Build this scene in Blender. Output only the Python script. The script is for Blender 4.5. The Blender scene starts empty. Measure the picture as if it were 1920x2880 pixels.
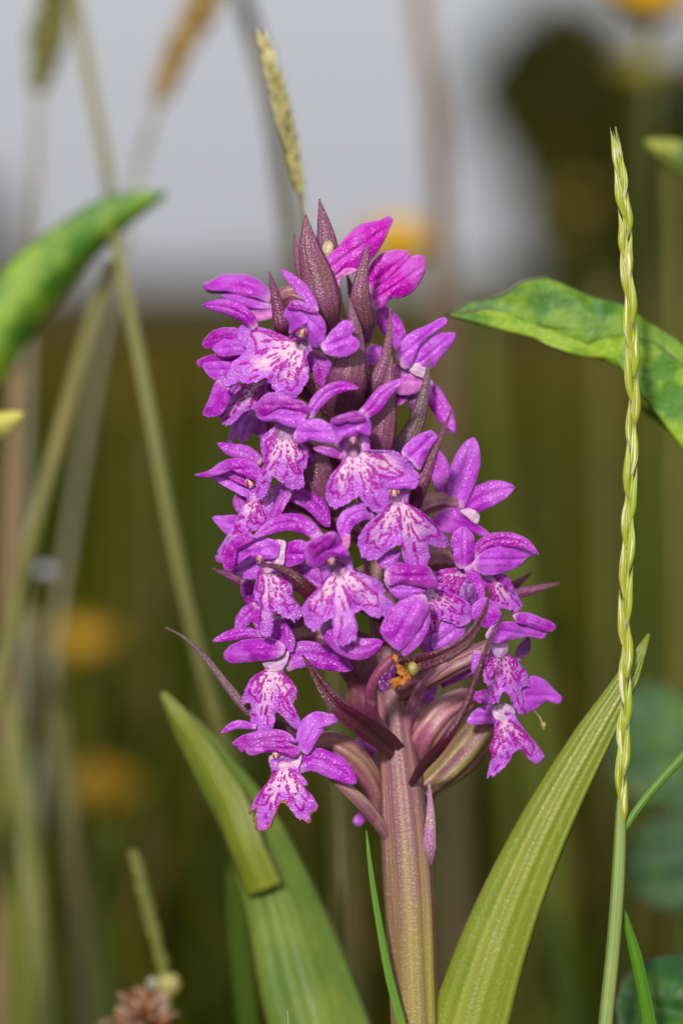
import bpy, math, random
import numpy as np
from mathutils import Vector

# ------------------------------------------------------------------ camera, sky, sun
sc = bpy.context.scene
D = 0.461            # metres from the lens to the plane of the orchid's stem
U = 0.045e-3         # metres per photograph pixel in that plane
CAMZ = 0.22
PITCH = math.atan((1440 - 857) * U / D)
cam = bpy.data.cameras.new('camera'); camo = bpy.data.objects.new('camera', cam)
sc.collection.objects.link(camo); sc.camera = camo
camo.location = (0, -D, CAMZ); camo.rotation_euler = (math.pi / 2 - PITCH, 0, 0)
cam.sensor_fit = 'VERTICAL'; cam.sensor_height = 36
cam.lens = 36 * D / (2880 * U)
cam.clip_start = 0.01; cam.clip_end = 2000
cam.dof.use_dof = True
cam.dof.focus_distance = D - 190 * U
cam.dof.aperture_fstop = cam.lens / 13.0
cam.dof.aperture_blades = 9

SUN_EL, SUN_AZ = 22.0, -12.0      # degrees above horizon, degrees to the left of straight behind the camera
w = bpy.data.worlds.new('World'); sc.world = w; w.use_nodes = True
nt = w.node_tree; nt.nodes.clear()
out = nt.nodes.new('ShaderNodeOutputWorld'); bg = nt.nodes.new('ShaderNodeBackground')
sky = nt.nodes.new('ShaderNodeTexSky'); sky.sky_type = 'NISHITA'; sky.sun_disc = False
sky.sun_elevation = math.radians(SUN_EL); sky.sun_rotation = math.radians(180 + SUN_AZ)
sky.air_density = 1.0; sky.dust_density = 4.0; sky.ozone_density = 1.0
hs = nt.nodes.new('ShaderNodeHueSaturation'); hs.inputs['Saturation'].default_value = 0.22
bg.inputs['Strength'].default_value = 0.10
cloud = nt.nodes.new('ShaderNodeMix'); cloud.data_type = 'RGBA'          # even grey cloud cover in front of the clear sky
cloud.inputs[0].default_value = 0.75; cloud.inputs[7].default_value = (6.1, 6.15, 6.6, 1)
nt.links.new(sky.outputs[0], hs.inputs['Color']); nt.links.new(hs.outputs[0], cloud.inputs[6]); nt.links.new(cloud.outputs[2], bg.inputs[0])
nt.links.new(bg.outputs[0], out.inputs[0])
sun = bpy.data.lights.new('sun', 'SUN'); suno = bpy.data.objects.new('sun', sun); sc.collection.objects.link(suno)
sun.energy = 3.4; sun.angle = math.radians(5.0); sun.color = (1.0, 0.965, 0.92)
el, az = math.radians(SUN_EL), math.radians(SUN_AZ)
sd = Vector((math.sin(az) * math.cos(el), -math.cos(az) * math.cos(el), math.sin(el)))
suno.rotation_euler = sd.to_track_quat('Z', 'Y').to_euler(); suno.location = (0, 0, 5)
sc.view_settings.view_transform = 'Standard'; sc.view_settings.look = 'None'
sc.view_settings.exposure = 0.0; sc.view_settings.gamma = 1.0; sc.view_settings.use_curve_mapping = False
sc.render.engine = 'CYCLES'
sc.cycles.use_denoising = True
sc.cycles.max_bounces = 6; sc.cycles.transparent_max_bounces = 8
sc.cycles.caustics_reflective = False; sc.cycles.caustics_refractive = False

rng = random.Random(7); nrng = np.random.default_rng(7)
col = sc.collection
CP, SP = math.cos(PITCH), math.sin(PITCH)

# ------------------------------------------------------------------ helpers
def cam2w(X, Y, d):
    """camera-space right, up, depth -> world"""
    X, Y, d = np.asarray(X, float), np.asarray(Y, float), np.asarray(d, float)
    return np.stack([X, -D + d * CP + Y * SP, CAMZ - d * SP + Y * CP], -1)
def P2W(P):
    """(x, y) photograph pixels + z pixels towards the viewer from the stem plane -> world metres"""
    P = np.asarray(P, float)
    d = D - P[..., 2] * U; k = d / D * U
    return cam2w((P[..., 0] - 960) * k, -(P[..., 1] - 1440) * k, d)
def at(x, y, d):
    k = d / D * U
    return cam2w((x - 960) * k, -(y - 1440) * k, d)
ZN = {'A': (540, 540, 1.96), 'B': (540, 1040, 1.96), 'C': (540, 1400, 1.96), 'D': (1000, 1200, 2.35167),
      'E': (440, 1680, 1.96), 'S': (0, 0, 0.816667), 'R': (0, 0, 1.0), 'G': (960, 0, 1.63333), 'H': (1400, 1700, 1.9923),
      'K': (0, 0, 1.63333), 'L': (0, 1900, 1.7422)}
def zp(zone, pts, z=0.0):
    ox, oy, s = ZN[zone]
    return np.array([(ox + p[0] / s, oy + p[1] / s, z + (p[2] if len(p) > 2 else 0)) for p in pts], float)
def spline(P, n, closed=False):
    """Catmull-Rom through the points (rows of any width), n samples"""
    P = np.asarray(P, float); m = len(P)
    if m == 2 and not closed:
        t = np.linspace(0, 1, n)[:, None]; return P[0] * (1 - t) + P[1] * t
    if closed:
        Q = np.vstack([P[-1:], P, P[:2]]); seg = m
        ln = np.linalg.norm(np.roll(P, -1, 0) - P, axis=1)
    else:
        Q = np.vstack([2 * P[0] - P[1], P, 2 * P[-1] - P[-2]]); seg = m - 1
        ln = np.linalg.norm(P[1:] - P[:-1], axis=1)
    cum = np.concatenate([[0], np.cumsum(ln)]); cum /= cum[-1]
    ts = np.linspace(0, 1, n, endpoint=not closed)
    i = np.clip(np.searchsorted(cum, ts, 'right') - 1, 0, seg - 1)
    f = ((ts - cum[i]) / np.maximum(cum[i + 1] - cum[i], 1e-9))[:, None]
    dl = np.maximum(np.linalg.norm(Q[1:] - Q[:-1], axis=1), 1e-9)[:, None]      # chord lengths keep the curve from looping
    v_ = (Q[1:] - Q[:-1]) / dl
    tg = (v_[:-1] * dl[1:] + v_[1:] * dl[:-1]) / (dl[:-1] + dl[1:])            # tangent at Q[1..-2]
    p1, p2, m1, m2, L_ = Q[i + 1], Q[i + 2], tg[i], tg[i + 1], dl[i + 1]
    f2, f3 = f * f, f ** 3
    return (2 * f3 - 3 * f2 + 1) * p1 + (f3 - 2 * f2 + f) * L_ * m1 + (3 * f2 - 2 * f3) * p2 + (f3 - f2) * L_ * m2
def hsh(i, j, s):
    n = (i * 374761393 + j * 668265263 + s * 974634777) & 0xffffffff
    n = ((n ^ (n >> 13)) * 1274126177) & 0xffffffff
    return ((n ^ (n >> 16)) & 0xffff) / 65535.0
def vnoise(x, y, s=0):
    x, y = np.asarray(x, float), np.asarray(y, float)
    xi, yi = np.floor(x).astype(np.int64), np.floor(y).astype(np.int64)
    fx, fy = x - xi, y - yi; fx = fx * fx * (3 - 2 * fx); fy = fy * fy * (3 - 2 * fy)
    a, b, c, d = hsh(xi, yi, s), hsh(xi + 1, yi, s), hsh(xi, yi + 1, s), hsh(xi + 1, yi + 1, s)
    return (a * (1 - fx) + b * fx) * (1 - fy) + (c * (1 - fx) + d * fx) * fy
def sstep(a, b, x):
    t = np.clip((x - a) / (b - a), 0, 1); return t * t * (3 - 2 * t)

def thing(name, label, cat, loc, group=None):
    o = bpy.data.objects.new(name, None); col.objects.link(o)
    o.location = tuple(float(v) for v in loc); o.empty_display_size = 0.01
    o['label'] = label; o['category'] = cat
    if group: o['group'] = group
    o['_w'] = 1; del o['_w']
    ORG[o.name] = np.array(o.location[:]); return o
ORG = {}
def mesh_obj(name, W, faces, mat, parent=None, attrs=None, color=None, thick=0.0, smooth=True):
    """one mesh object from world vertices; parent's origin is subtracted"""
    W = np.asarray(W, float)
    if parent is not None: org = ORG[parent.name]
    else: org = np.array([W[:, 0].mean(), W[:, 1].mean(), W[:, 2].min()])
    me = bpy.data.meshes.new(name)
    me.from_pydata((W - org).tolist(), [], [list(map(int, f)) for f in faces])
    if smooth: me.polygons.foreach_set('use_smooth', [True] * len(me.polygons))
    for k, v in (attrs or {}).items():
        v = np.asarray(v, float)
        if v.ndim == 1:
            a = me.attributes.new(k, 'FLOAT', 'POINT'); a.data.foreach_set('value', v)
        else:
            a = me.attributes.new(k, 'FLOAT_VECTOR', 'POINT'); a.data.foreach_set('vector', v.ravel())
    me.materials.append(MAT[mat] if isinstance(mat, str) else mat); me.update()
    o = bpy.data.objects.new(name, me); col.objects.link(o)
    if parent is None: o.location = tuple(org); ORG[o.name] = org
    else:
        o.parent = parent; ORG[o.name] = org
    if color is not None: o.color = (*color[:3], 1.0)
    if thick:
        m = o.modifiers.new('thickness', 'SOLIDIFY'); m.thickness = thick; m.offset = 0.0
    return o
def tag(o, label, cat, group=None, kind=None):
    if label: o['label'] = label
    if cat: o['category'] = cat
    if group: o['group'] = group
    if kind: o['kind'] = kind
    return o

def grid_faces(nv, nu, wrap=False):
    F = []
    for i in range(nv - 1):
        for j in range(nu - (0 if wrap else 1)):
            k = (j + 1) % nu
            F.append((i * nu + j, i * nu + k, (i + 1) * nu + k, (i + 1) * nu + j))
    return F
def polar_faces(nr, nt_):
    F = [(0, 1 + j, 1 + (j + 1) % nt_) for j in range(nt_)]
    for i in range(nr - 1):
        a, b = 1 + i * nt_, 1 + (i + 1) * nt_
        for j in range(nt_):
            k = (j + 1) % nt_; F.append((a + j, b + j, b + k, a + k))
    return F

# ------------------------------------------------------------------ materials
MAT = {}
def N(nt, t, **kw):
    n = nt.nodes.new('ShaderNode' + t)
    for k, v in kw.items():
        if k in n.inputs: n.inputs[k].default_value = v
        else: setattr(n, k, v)
    return n
def newmat(name):
    m = bpy.data.materials.new(name); m.use_nodes = True; t = m.node_tree; t.nodes.clear()
    MAT[name] = m; return m, t
def mixc(t, fac, a, b, mode='MIX'):
    n = t.nodes.new('ShaderNodeMix'); n.data_type = 'RGBA'; n.blend_type = mode
    for sock, v in ((n.inputs[0], fac), (n.inputs[6], a), (n.inputs[7], b)):
        if hasattr(v, 'is_output') or hasattr(v, 'links'): t.links.new(v, sock)
        elif isinstance(v, (tuple, list)): sock.default_value = (*v[:3], 1)
        else: sock.default_value = v
    return n.outputs[2]
def mth(t, op, a, b=None, c=None, clamp=False):
    n = t.nodes.new('ShaderNodeMath'); n.operation = op; n.use_clamp = clamp
    for i, v in enumerate((a, b, c)):
        if v is None: continue
        if hasattr(v, 'links'): t.links.new(v, n.inputs[i])
        else: n.inputs[i].default_value = v
    return n.outputs[0]
def ramp(t, fac, a, b):
    n = t.nodes.new('ShaderNodeMapRange'); n.interpolation_type = 'SMOOTHSTEP'
    n.inputs[1].default_value = a; n.inputs[2].default_value = b
    t.links.new(fac, n.inputs[0]); return n.outputs[0]
def attr(t, name, o='Fac'):
    n = t.nodes.new('ShaderNodeAttribute'); n.attribute_name = name; return n.outputs[o]
def noise(t, scale, vec=None, detail=2.0, rough=0.5, o='Fac'):
    n = N(t, 'TexNoise', Scale=scale, Detail=detail, Roughness=rough)
    if vec is None:
        tc = t.nodes.new('ShaderNodeTexCoord'); vec = tc.outputs['Object']
    t.links.new(vec, n.inputs['Vector']); return n.outputs[o]
def vec3(t, x, y, z=0.0):
    n = t.nodes.new('ShaderNodeCombineXYZ')
    for i, v in enumerate((x, y, z)):
        if hasattr(v, 'links'): t.links.new(v, n.inputs[i])
        else: n.inputs[i].default_value = v
    return n.outputs[0]
def cells(t, scale):
    tc = t.nodes.new('ShaderNodeTexCoord')
    n = N(t, 'TexVoronoi', Scale=scale); t.links.new(tc.outputs['Object'], n.inputs['Vector'])
    return n.outputs['Distance']
def finish(t, color, rough=0.45, spec=0.5, bump=None, bstr=0.3, bdist=0.0001, trans=0.0, tcol=None, sheen=0.0, coat=0.0):
    p = t.nodes.new('ShaderNodeBsdfPrincipled'); o = t.nodes.new('ShaderNodeOutputMaterial')
    if hasattr(color, 'links'): t.links.new(color, p.inputs['Base Color'])
    else: p.inputs['Base Color'].default_value = (*color[:3], 1)
    if hasattr(rough, 'links'): t.links.new(rough, p.inputs['Roughness'])
    else: p.inputs['Roughness'].default_value = rough
    p.inputs['Specular IOR Level'].default_value = spec
    p.inputs['Sheen Weight'].default_value = sheen
    p.inputs['Coat Weight'].default_value = coat
    if bump is not None:
        b = N(t, 'Bump', Strength=bstr, Distance=bdist); t.links.new(bump, b.inputs['Height'])
        t.links.new(b.outputs[0], p.inputs['Normal'])
    if trans > 0:
        tr = t.nodes.new('ShaderNodeBsdfTranslucent')
        cc = tcol if tcol is not None else color
        if hasattr(cc, 'links'): t.links.new(cc, tr.inputs[0])
        else: tr.inputs[0].default_value = (*cc[:3], 1)
        mx = t.nodes.new('ShaderNodeMixShader'); mx.inputs[0].default_value = trans
        t.links.new(p.outputs[0], mx.inputs[1]); t.links.new(tr.outputs[0], mx.inputs[2])
        t.links.new(mx.outputs[0], o.inputs[0])
    else: t.links.new(p.outputs[0], o.inputs[0])
def objcol(t):
    n = t.nodes.new('ShaderNodeObjectInfo'); return n.outputs['Color'], n.outputs['Random']
def split(t, vec):
    n = t.nodes.new('ShaderNodeSeparateXYZ'); t.links.new(vec, n.inputs[0]); return n.outputs

def make_materials():
    # petals, sepals, hoods
    m, t = newmat('petal')
    c, r = objcol(t); uv = split(t, attr(t, 'uvp', 'Vector'))
    big = noise(t, 260, detail=3); mid = noise(t, 900, detail=3, rough=0.6)
    dark = mixc(t, 1.0, c, (0.62, 0.10, 0.58), 'MULTIPLY')
    lite = mixc(t, 0.32, c, (0.74, 0.28, 0.92))
    base = mixc(t, ramp(t, big, 0.40, 0.60), lite, c)
    base = mixc(t, mth(t, 'MULTIPLY', ramp(t, mid, 0.56, 0.72), 0.45), base, dark)
    wob = mth(t, 'MULTIPLY_ADD', mid, 0.35, uv[0])
    vein = mth(t, 'SINE', mth(t, 'MULTIPLY', wob, 15.0))
    base = mixc(t, mth(t, 'MULTIPLY', ramp(t, vein, 0.35, 1.0), 0.26), base, dark)
    rim = ramp(t, uv[2], 0.86, 1.0)
    base = mixc(t, mth(t, 'MULTIPLY', rim, 0.30), base, (0.72, 0.34, 0.84))
    base = mixc(t, mth(t, 'MULTIPLY', ramp(t, uv[1], 0.16, 0.0), 0.65), base, (0.80, 0.52, 0.70))
    sp = cells(t, 3800); fine = noise(t, 3800, detail=1)
    base = mixc(t, mth(t, 'MULTIPLY', ramp(t, fine, 0.55, 0.75), 0.20), base, (0.90, 0.46, 0.96))  # glitter of the petal cells painted into the colour as pale specks
    spv = N(t, 'TexVoronoi', Scale=620.0); tc2 = t.nodes.new('ShaderNodeTexCoord'); t.links.new(tc2.outputs['Object'], spv.inputs['Vector'])
    spot = mth(t, 'MULTIPLY', ramp(t, spv.outputs['Distance'], 0.30, 0.14), ramp(t, big, 0.50, 0.58))
    base = mixc(t, mth(t, 'MULTIPLY', spot, 0.55), base, dark)
    bh = mth(t, 'ADD', mth(t, 'MULTIPLY', sp, 0.8), mth(t, 'MULTIPLY', mid, 1.5))
    finish(t, base, rough=0.30, spec=0.36, bump=bh, bstr=0.6, bdist=0.00014, trans=0.22)
    # lips with their marks
    m, t = newmat('lip')
    c, r = objcol(t)
    pig = attr(t, 'pig'); pale = attr(t, 'pale'); dry = attr(t, 'dry')
    fine = noise(t, 3800, detail=1); mid = noise(t, 900, detail=3)
    lil = mixc(t, ramp(t, mid, 0.35, 0.7), (0.58, 0.12, 0.74), (0.50, 0.045, 0.66))
    base = mixc(t, 0.4, lil, c)
    base = mixc(t, pale, base, (0.90, 0.58, 0.74))
    base = mixc(t, mth(t, 'MULTIPLY', ramp(t, fine, 0.50, 0.74), 0.34), base, (0.88, 0.66, 0.95))  # sparkle on the lip, laid into its colour as pale flecks
    base = mixc(t, pig, base, (0.44, 0.0, 0.37))
    base = mixc(t, attr(t, 'thr'), base, (0.50, 0.30, 0.52))
    base = mixc(t, dry, base, (0.36, 0.13, 0.03))
    sp = cells(t, 3800)
    bh = mth(t, 'ADD', mth(t, 'MULTIPLY', sp, 1.0), mth(t, 'MULTIPLY', mid, 1.2))
    finish(t, base, rough=0.30, spec=0.38, bump=bh, bstr=0.75, bdist=0.00014, trans=0.18)
    # bracts
    m, t = newmat('bract')
    c, r = objcol(t); uv = split(t, attr(t, 'uvp', 'Vector'))
    fine = noise(t, 3600, detail=2); mid = noise(t, 500, detail=3)
    vein = mth(t, 'SINE', mth(t, 'MULTIPLY', mth(t, 'MULTIPLY_ADD', mid, 0.4, uv[0]), 17.0))
    base = mixc(t, ramp(t, mid, 0.35, 0.7), c, mixc(t, 1.0, c, (0.92, 1.35, 0.62), 'MULTIPLY'))
    base = mixc(t, mth(t, 'MULTIPLY', ramp(t, vein, 0.3, 1.0), 0.4), base, mixc(t, 1.0, c, (0.55, 0.42, 0.55), 'MULTIPLY'))
    base = mixc(t, mth(t, 'MULTIPLY', ramp(t, uv[2], 0.72, 1.0), 0.7), base, (0.15, 0.016, 0.10))
    base = mixc(t, mth(t, 'MULTIPLY', ramp(t, fine, 0.55, 0.72), 0.5), base, mixc(t, 1.0, c, (2.3, 3.6, 2.6), 'MULTIPLY'))
    bh = mth(t, 'ADD', cells(t, 4200), mth(t, 'MULTIPLY', vein, 0.25))
    finish(t, base, rough=0.36, spec=0.55, bump=bh, bstr=0.6, bdist=0.00012, trans=0.06)
    # ovaries
    m, t = newmat('ovary')
    c, r = objcol(t); uv = split(t, attr(t, 'uvp', 'Vector'))
    mid = noise(t, 420, detail=3); fine = noise(t, 3500, detail=2)
    st = noise(t, 1.0, vec3(t, mth(t, 'MULTIPLY', uv[0], 5.5), mth(t, 'MULTIPLY', uv[1], 1.2), r), detail=2)
    base = mixc(t, ramp(t, st, 0.42, 0.58), c, mixc(t, 0.6, c, (0.26, 0.02, 0.15)))
    base = mixc(t, mth(t, 'MULTIPLY', ramp(t, mid, 0.5, 0.75), 0.5), base, (0.42, 0.28, 0.17))
    base = mixc(t, mth(t, 'MULTIPLY', ramp(t, fine, 0.56, 0.75), 0.35), base, (0.62, 0.42, 0.5))
    finish(t, base, rough=0.4, spec=0.5, bump=mth(t, 'ADD', fine, mth(t, 'MULTIPLY', st, 2.0)), bstr=0.5, bdist=0.00012, trans=0.05)
    # orchid stem
    m, t = newmat('orchid_stem')
    uv = split(t, attr(t, 'uvp', 'Vector'))
    st = noise(t, 1.0, vec3(t, mth(t, 'MULTIPLY', uv[0], 9.0), mth(t, 'MULTIPLY', uv[1], 1.0), 0.3), detail=3)
    st2 = noise(t, 1.0, vec3(t, mth(t, 'MULTIPLY', uv[0], 22.0), mth(t, 'MULTIPLY', uv[1], 1.6), 4.3), detail=2)
    fine = noise(t, 3200, detail=2); mid = noise(t, 140, detail=3)
    mauve = mixc(t, ramp(t, st, 0.35, 0.65), (0.31, 0.145, 0.15), (0.20, 0.062, 0.085))
    low = mixc(t, ramp(t, st, 0.36, 0.62), (0.31, 0.25, 0.045), (0.21, 0.12, 0.06))
    base = mixc(t, ramp(t, mth(t, 'MULTIPLY_ADD', mid, 0.25, uv[1]), 0.30, 0.85), low, mauve)
    base = mixc(t, mth(t, 'MULTIPLY', ramp(t, st2, 0.58, 0.7), 0.5), base, (0.33, 0.25, 0.05))
    base = mixc(t, mth(t, 'MULTIPLY', ramp(t, fine, 0.55, 0.75), 0.32), base, (0.6, 0.46, 0.46))
    finish(t, base, rough=0.42, spec=0.5, bump=mth(t, 'ADD', fine, mth(t, 'MULTIPLY', st2, 2.5)), bstr=0.5, bdist=0.00015)
    # orchid leaves: parallel veins
    m, t = newmat('orchid_leaf')
    c, r = objcol(t); uv = split(t, attr(t, 'uvp', 'Vector'))
    fine = noise(t, 2600, detail=2); mid = noise(t, 120, detail=3)
    st = noise(t, 1.0, vec3(t, mth(t, 'MULTIPLY', uv[0], 5.0), mth(t, 'MULTIPLY', uv[1], 0.8), r), detail=2)
    vein = mth(t, 'SINE', mth(t, 'MULTIPLY', uv[0], 19.0))
    base = mixc(t, ramp(t, st, 0.35, 0.65), c, mixc(t, 1.0, c, (0.72, 0.82, 0.6), 'MULTIPLY'))
    base = mixc(t, mth(t, 'MULTIPLY', ramp(t, vein, 0.6, 1.0), 0.3), base, mixc(t, 1.0, c, (0.5, 0.62, 0.3), 'MULTIPLY'))
    base = mixc(t, mth(t, 'MULTIPLY', ramp(t, mid, 0.45, 0.7), 0.3), base, (0.30, 0.33, 0.04))
    base = mixc(t, mth(t, 'MULTIPLY', ramp(t, uv[2], 0.93, 1.0), 0.8), base, (0.13, 0.06, 0.04))
    base = mixc(t, mth(t, 'MULTIPLY', ramp(t, fine, 0.55, 0.75), 0.2), base, (0.55, 0.60, 0.26))
    finish(t, base, rough=0.38, spec=0.5, bump=mth(t, 'ADD', fine, mth(t, 'MULTIPLY', vein, 0.7)), bstr=0.45, bdist=0.00015, trans=0.15)
    # broad soft leaves
    m, t = newmat('broad_leaf')
    c, r = objcol(t); uv = split(t, attr(t, 'uvp', 'Vector'))
    fine = noise(t, 1500, detail=2); mid = noise(t, 170, detail=4, rough=0.6)
    base = mixc(t, ramp(t, mid, 0.4, 0.62), mixc(t, 1.0, c, (0.45, 0.62, 0.5), 'MULTIPLY'), mixc(t, 1.0, c, (1.7, 1.25, 0.7), 'MULTIPLY'))
    base = mixc(t, mth(t, 'MULTIPLY', ramp(t, uv[2], 0.945, 0.985), 0.85), base, (0.09, 0.045, 0.04))
    finish(t, base, rough=0.5, spec=0.4, bump=mth(t, 'ADD', mth(t, 'MULTIPLY', mid, 6.0), fine), bstr=0.6, bdist=0.0002, trans=0.2)
    # grass stems and blades
    m, t = newmat('grass')
    c, r = objcol(t); uv = split(t, attr(t, 'uvp', 'Vector'))
    mid = noise(t, 90, detail=3)
    st = noise(t, 1.0, vec3(t, mth(t, 'MULTIPLY', uv[0], 6.0), mth(t, 'MULTIPLY', uv[1], 1.5), r), detail=2)
    base = mixc(t, ramp(t, st, 0.4, 0.6), c, mixc(t, 1.0, c, (0.6, 0.75, 0.6), 'MULTIPLY'))
    base = mixc(t, mth(t, 'MULTIPLY', ramp(t, mid, 0.5, 0.7), 0.35), base, mixc(t, 1.0, c, (1.5, 1.2, 0.9), 'MULTIPLY'))
    finish(t, base, rough=0.45, spec=0.25, bump=st, bstr=0.3, bdist=0.0002, trans=0.12)
    # spikelets
    m, t = newmat('spikelet')
    c, r = objcol(t); uv = split(t, attr(t, 'uvp', 'Vector'))
    st = noise(t, 1.0, vec3(t, mth(t, 'MULTIPLY', uv[0], 3.5), mth(t, 'MULTIPLY', uv[1], 1.3), mth(t, 'MULTIPLY', r, 9.0)), detail=2)
    base = mixc(t, ramp(t, st, 0.50, 0.60), c, (0.72, 0.70, 0.36))
    base = mixc(t, mth(t, 'MULTIPLY', ramp(t, uv[1], 0.80, 0.98), 0.85), base, (0.15, 0.075, 0.07))
    base = mixc(t, mth(t, 'MULTIPLY', ramp(t, uv[2], 0.85, 1.0), 0.5), base, (0.17, 0.15, 0.03))
    finish(t, base, rough=0.4, spec=0.5, bump=st, bstr=0.35, bdist=0.0002, trans=0.1)
    # plain tinted materials
    for nm, rough, spec, ns, tr in (('matte', 0.7, 0.3, 400, 0.0), ('buttercup', 0.35, 0.5, 200, 0.1), ('withered', 0.7, 0.3, 1600, 0.1), ('waxy', 0.35, 0.5, 1500, 0.1)):
        m, t = newmat(nm); c, r = objcol(t); n = noise(t, ns, detail=4, rough=0.65)
        base = mixc(t, ramp(t, n, 0.35, 0.65), c, mixc(t, 1.0, c, (0.55, 0.5, 0.45), 'MULTIPLY'))
        finish(t, base, rough=rough, spec=spec, bump=n, bstr=0.6, bdist=0.0003, trans=tr)
    m, t = newmat('water_drop')
    p = N(t, 'BsdfPrincipled', **{'Roughness': 0.02, 'IOR': 1.33, 'Transmission Weight': 1.0}); o = t.nodes.new('ShaderNodeOutputMaterial')
    p.inputs['Base Color'].default_value = (1, 1, 1, 1); t.links.new(p.outputs[0], o.inputs[0])
    # meadow floor, far meadow
    m, t = newmat('meadow')
    n1 = noise(t, 1.3, detail=4); n2 = noise(t, 30, detail=3)
    base = mixc(t, ramp(t, n1, 0.35, 0.65), (0.030, 0.040, 0.001), (0.045, 0.046, 0.003))
    tcm = t.nodes.new('ShaderNodeTexCoord'); ym = split(t, tcm.outputs['Object'])[1]
    base = mixc(t, ramp(t, ym, 3.0, 7.0), base, (0.095, 0.064, 0.010))
    base = mixc(t, ramp(t, n2, 0.4, 0.7), base, (0.03, 0.036, 0.002))
    finish(t, base, rough=0.95, spec=0.02)
    m, t = newmat('meadow_grass')
    cc = attr(t, 'tint', 'Vector')
    finish(t, cc, rough=0.8, spec=0.04, trans=0.2)
    for nm, a, b in (('tree_leaf', (0.024, 0.032, 0.002), (0.055, 0.052, 0.004)), ('hedge_leaf', (0.045, 0.045, 0.012), (0.085, 0.065, 0.028))):
        m, t = newmat(nm); n = noise(t, 1.2, detail=3)
        finish(t, mixc(t, ramp(t, n, 0.4, 0.6), a, b), rough=0.6, spec=0.15, trans=0.1)
    m, t = newmat('bark'); n = noise(t, 8, detail=4)
    finish(t, mixc(t, n, (0.05, 0.035, 0.022), (0.12, 0.09, 0.06)), rough=0.9, spec=0.1, bump=n, bstr=0.8, bdist=0.03)
make_materials()

# ------------------------------------------------------------------ shape makers (photograph-pixel space, z towards viewer)
def profile(v, b=0.45, vm=0.45, e=2.0, q=0.75, tip=0.03):
    lo = b + (1 - b) * np.sin(np.clip(v / vm, 0, 1) * math.pi / 2)
    s = np.clip((v - vm) / (1 - vm), 0, 1)
    return np.where(v < vm, lo, np.maximum((1 - s ** e) ** q, tip))
def ribbon(name, P, hw, mat, parent, color, roll=(0, 0), cup=0.35, fold=0.0, prof=None, nv=26, nu=11, thick=0.00022, wav=0.0, seed=0, groove=0.0, nrm=(0, 0, 1)):
    """a blade along a spline: P rows of (x, y, z) pixels, hw half-width in pixels"""
    S = spline(P, nv); v = np.linspace(0, 1, nv)
    T = np.gradient(S, axis=0); T /= np.linalg.norm(T, axis=1)[:, None]
    Nn = np.array(nrm, float)[None] - T * (T @ np.array(nrm, float))[:, None]
    bad = np.linalg.norm(Nn, axis=1) < 0.15
    if bad.any():
        alt = np.array([0, -1.0, 0.2]); Nn[bad] = alt - T[bad] * (T[bad] @ alt)[:, None]
    Nn /= np.linalg.norm(Nn, axis=1)[:, None]
    B = np.cross(T, Nn)
    a = np.radians(roll[0] + (roll[1] - roll[0]) * v)[:, None]
    W = B * np.cos(a) + Nn * np.sin(a); Nr = Nn * np.cos(a) - B * np.sin(a)
    pw = hw * (prof(v) if prof else profile(v))
    u = np.linspace(-1, 1, nu)
    X = S[:, None, :] + W[:, None, :] * (pw[:, None] * u[None])[..., None]
    h = -0.6 * cup * pw[:, None] * (u ** 2)[None] - fold * pw[:, None] * np.abs(u)[None] + (cup * 0.2) * pw[:, None] - groove * pw[:, None] * np.exp(-(u / 0.22) ** 2)[None]
    if wav:
        uu = np.abs(u)[None] ** 2 * np.ones((nv, 1))
        side = np.sign(u)[None] * np.ones((nv, 1))
        h = h + wav * hw * uu * (vnoise(v[:, None] * 7 + side * 3.1, side * 5.7 + seed * 1.3, seed) - 0.5) * 2
        X = X + W[:, None, :] * (uu * wav * hw * 0.5 * (vnoise(v[:, None] * 11 + 9, side * 4 + seed, seed + 3) - 0.5) * pw[:, None] / max(hw, 1e-6) * u[None])[..., None]
    X = X + Nr[:, None, :] * h[..., None]
    uvp = np.stack([np.broadcast_to(u, (nv, nu)), np.broadcast_to(v[:, None], (nv, nu)), np.broadcast_to(np.abs(u), (nv, nu))], -1).reshape(-1, 3)
    return mesh_obj(name, P2W(X.reshape(-1, 3)), grid_faces(nv, nu), mat, parent, {'uvp': uvp}, color, thick)
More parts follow.
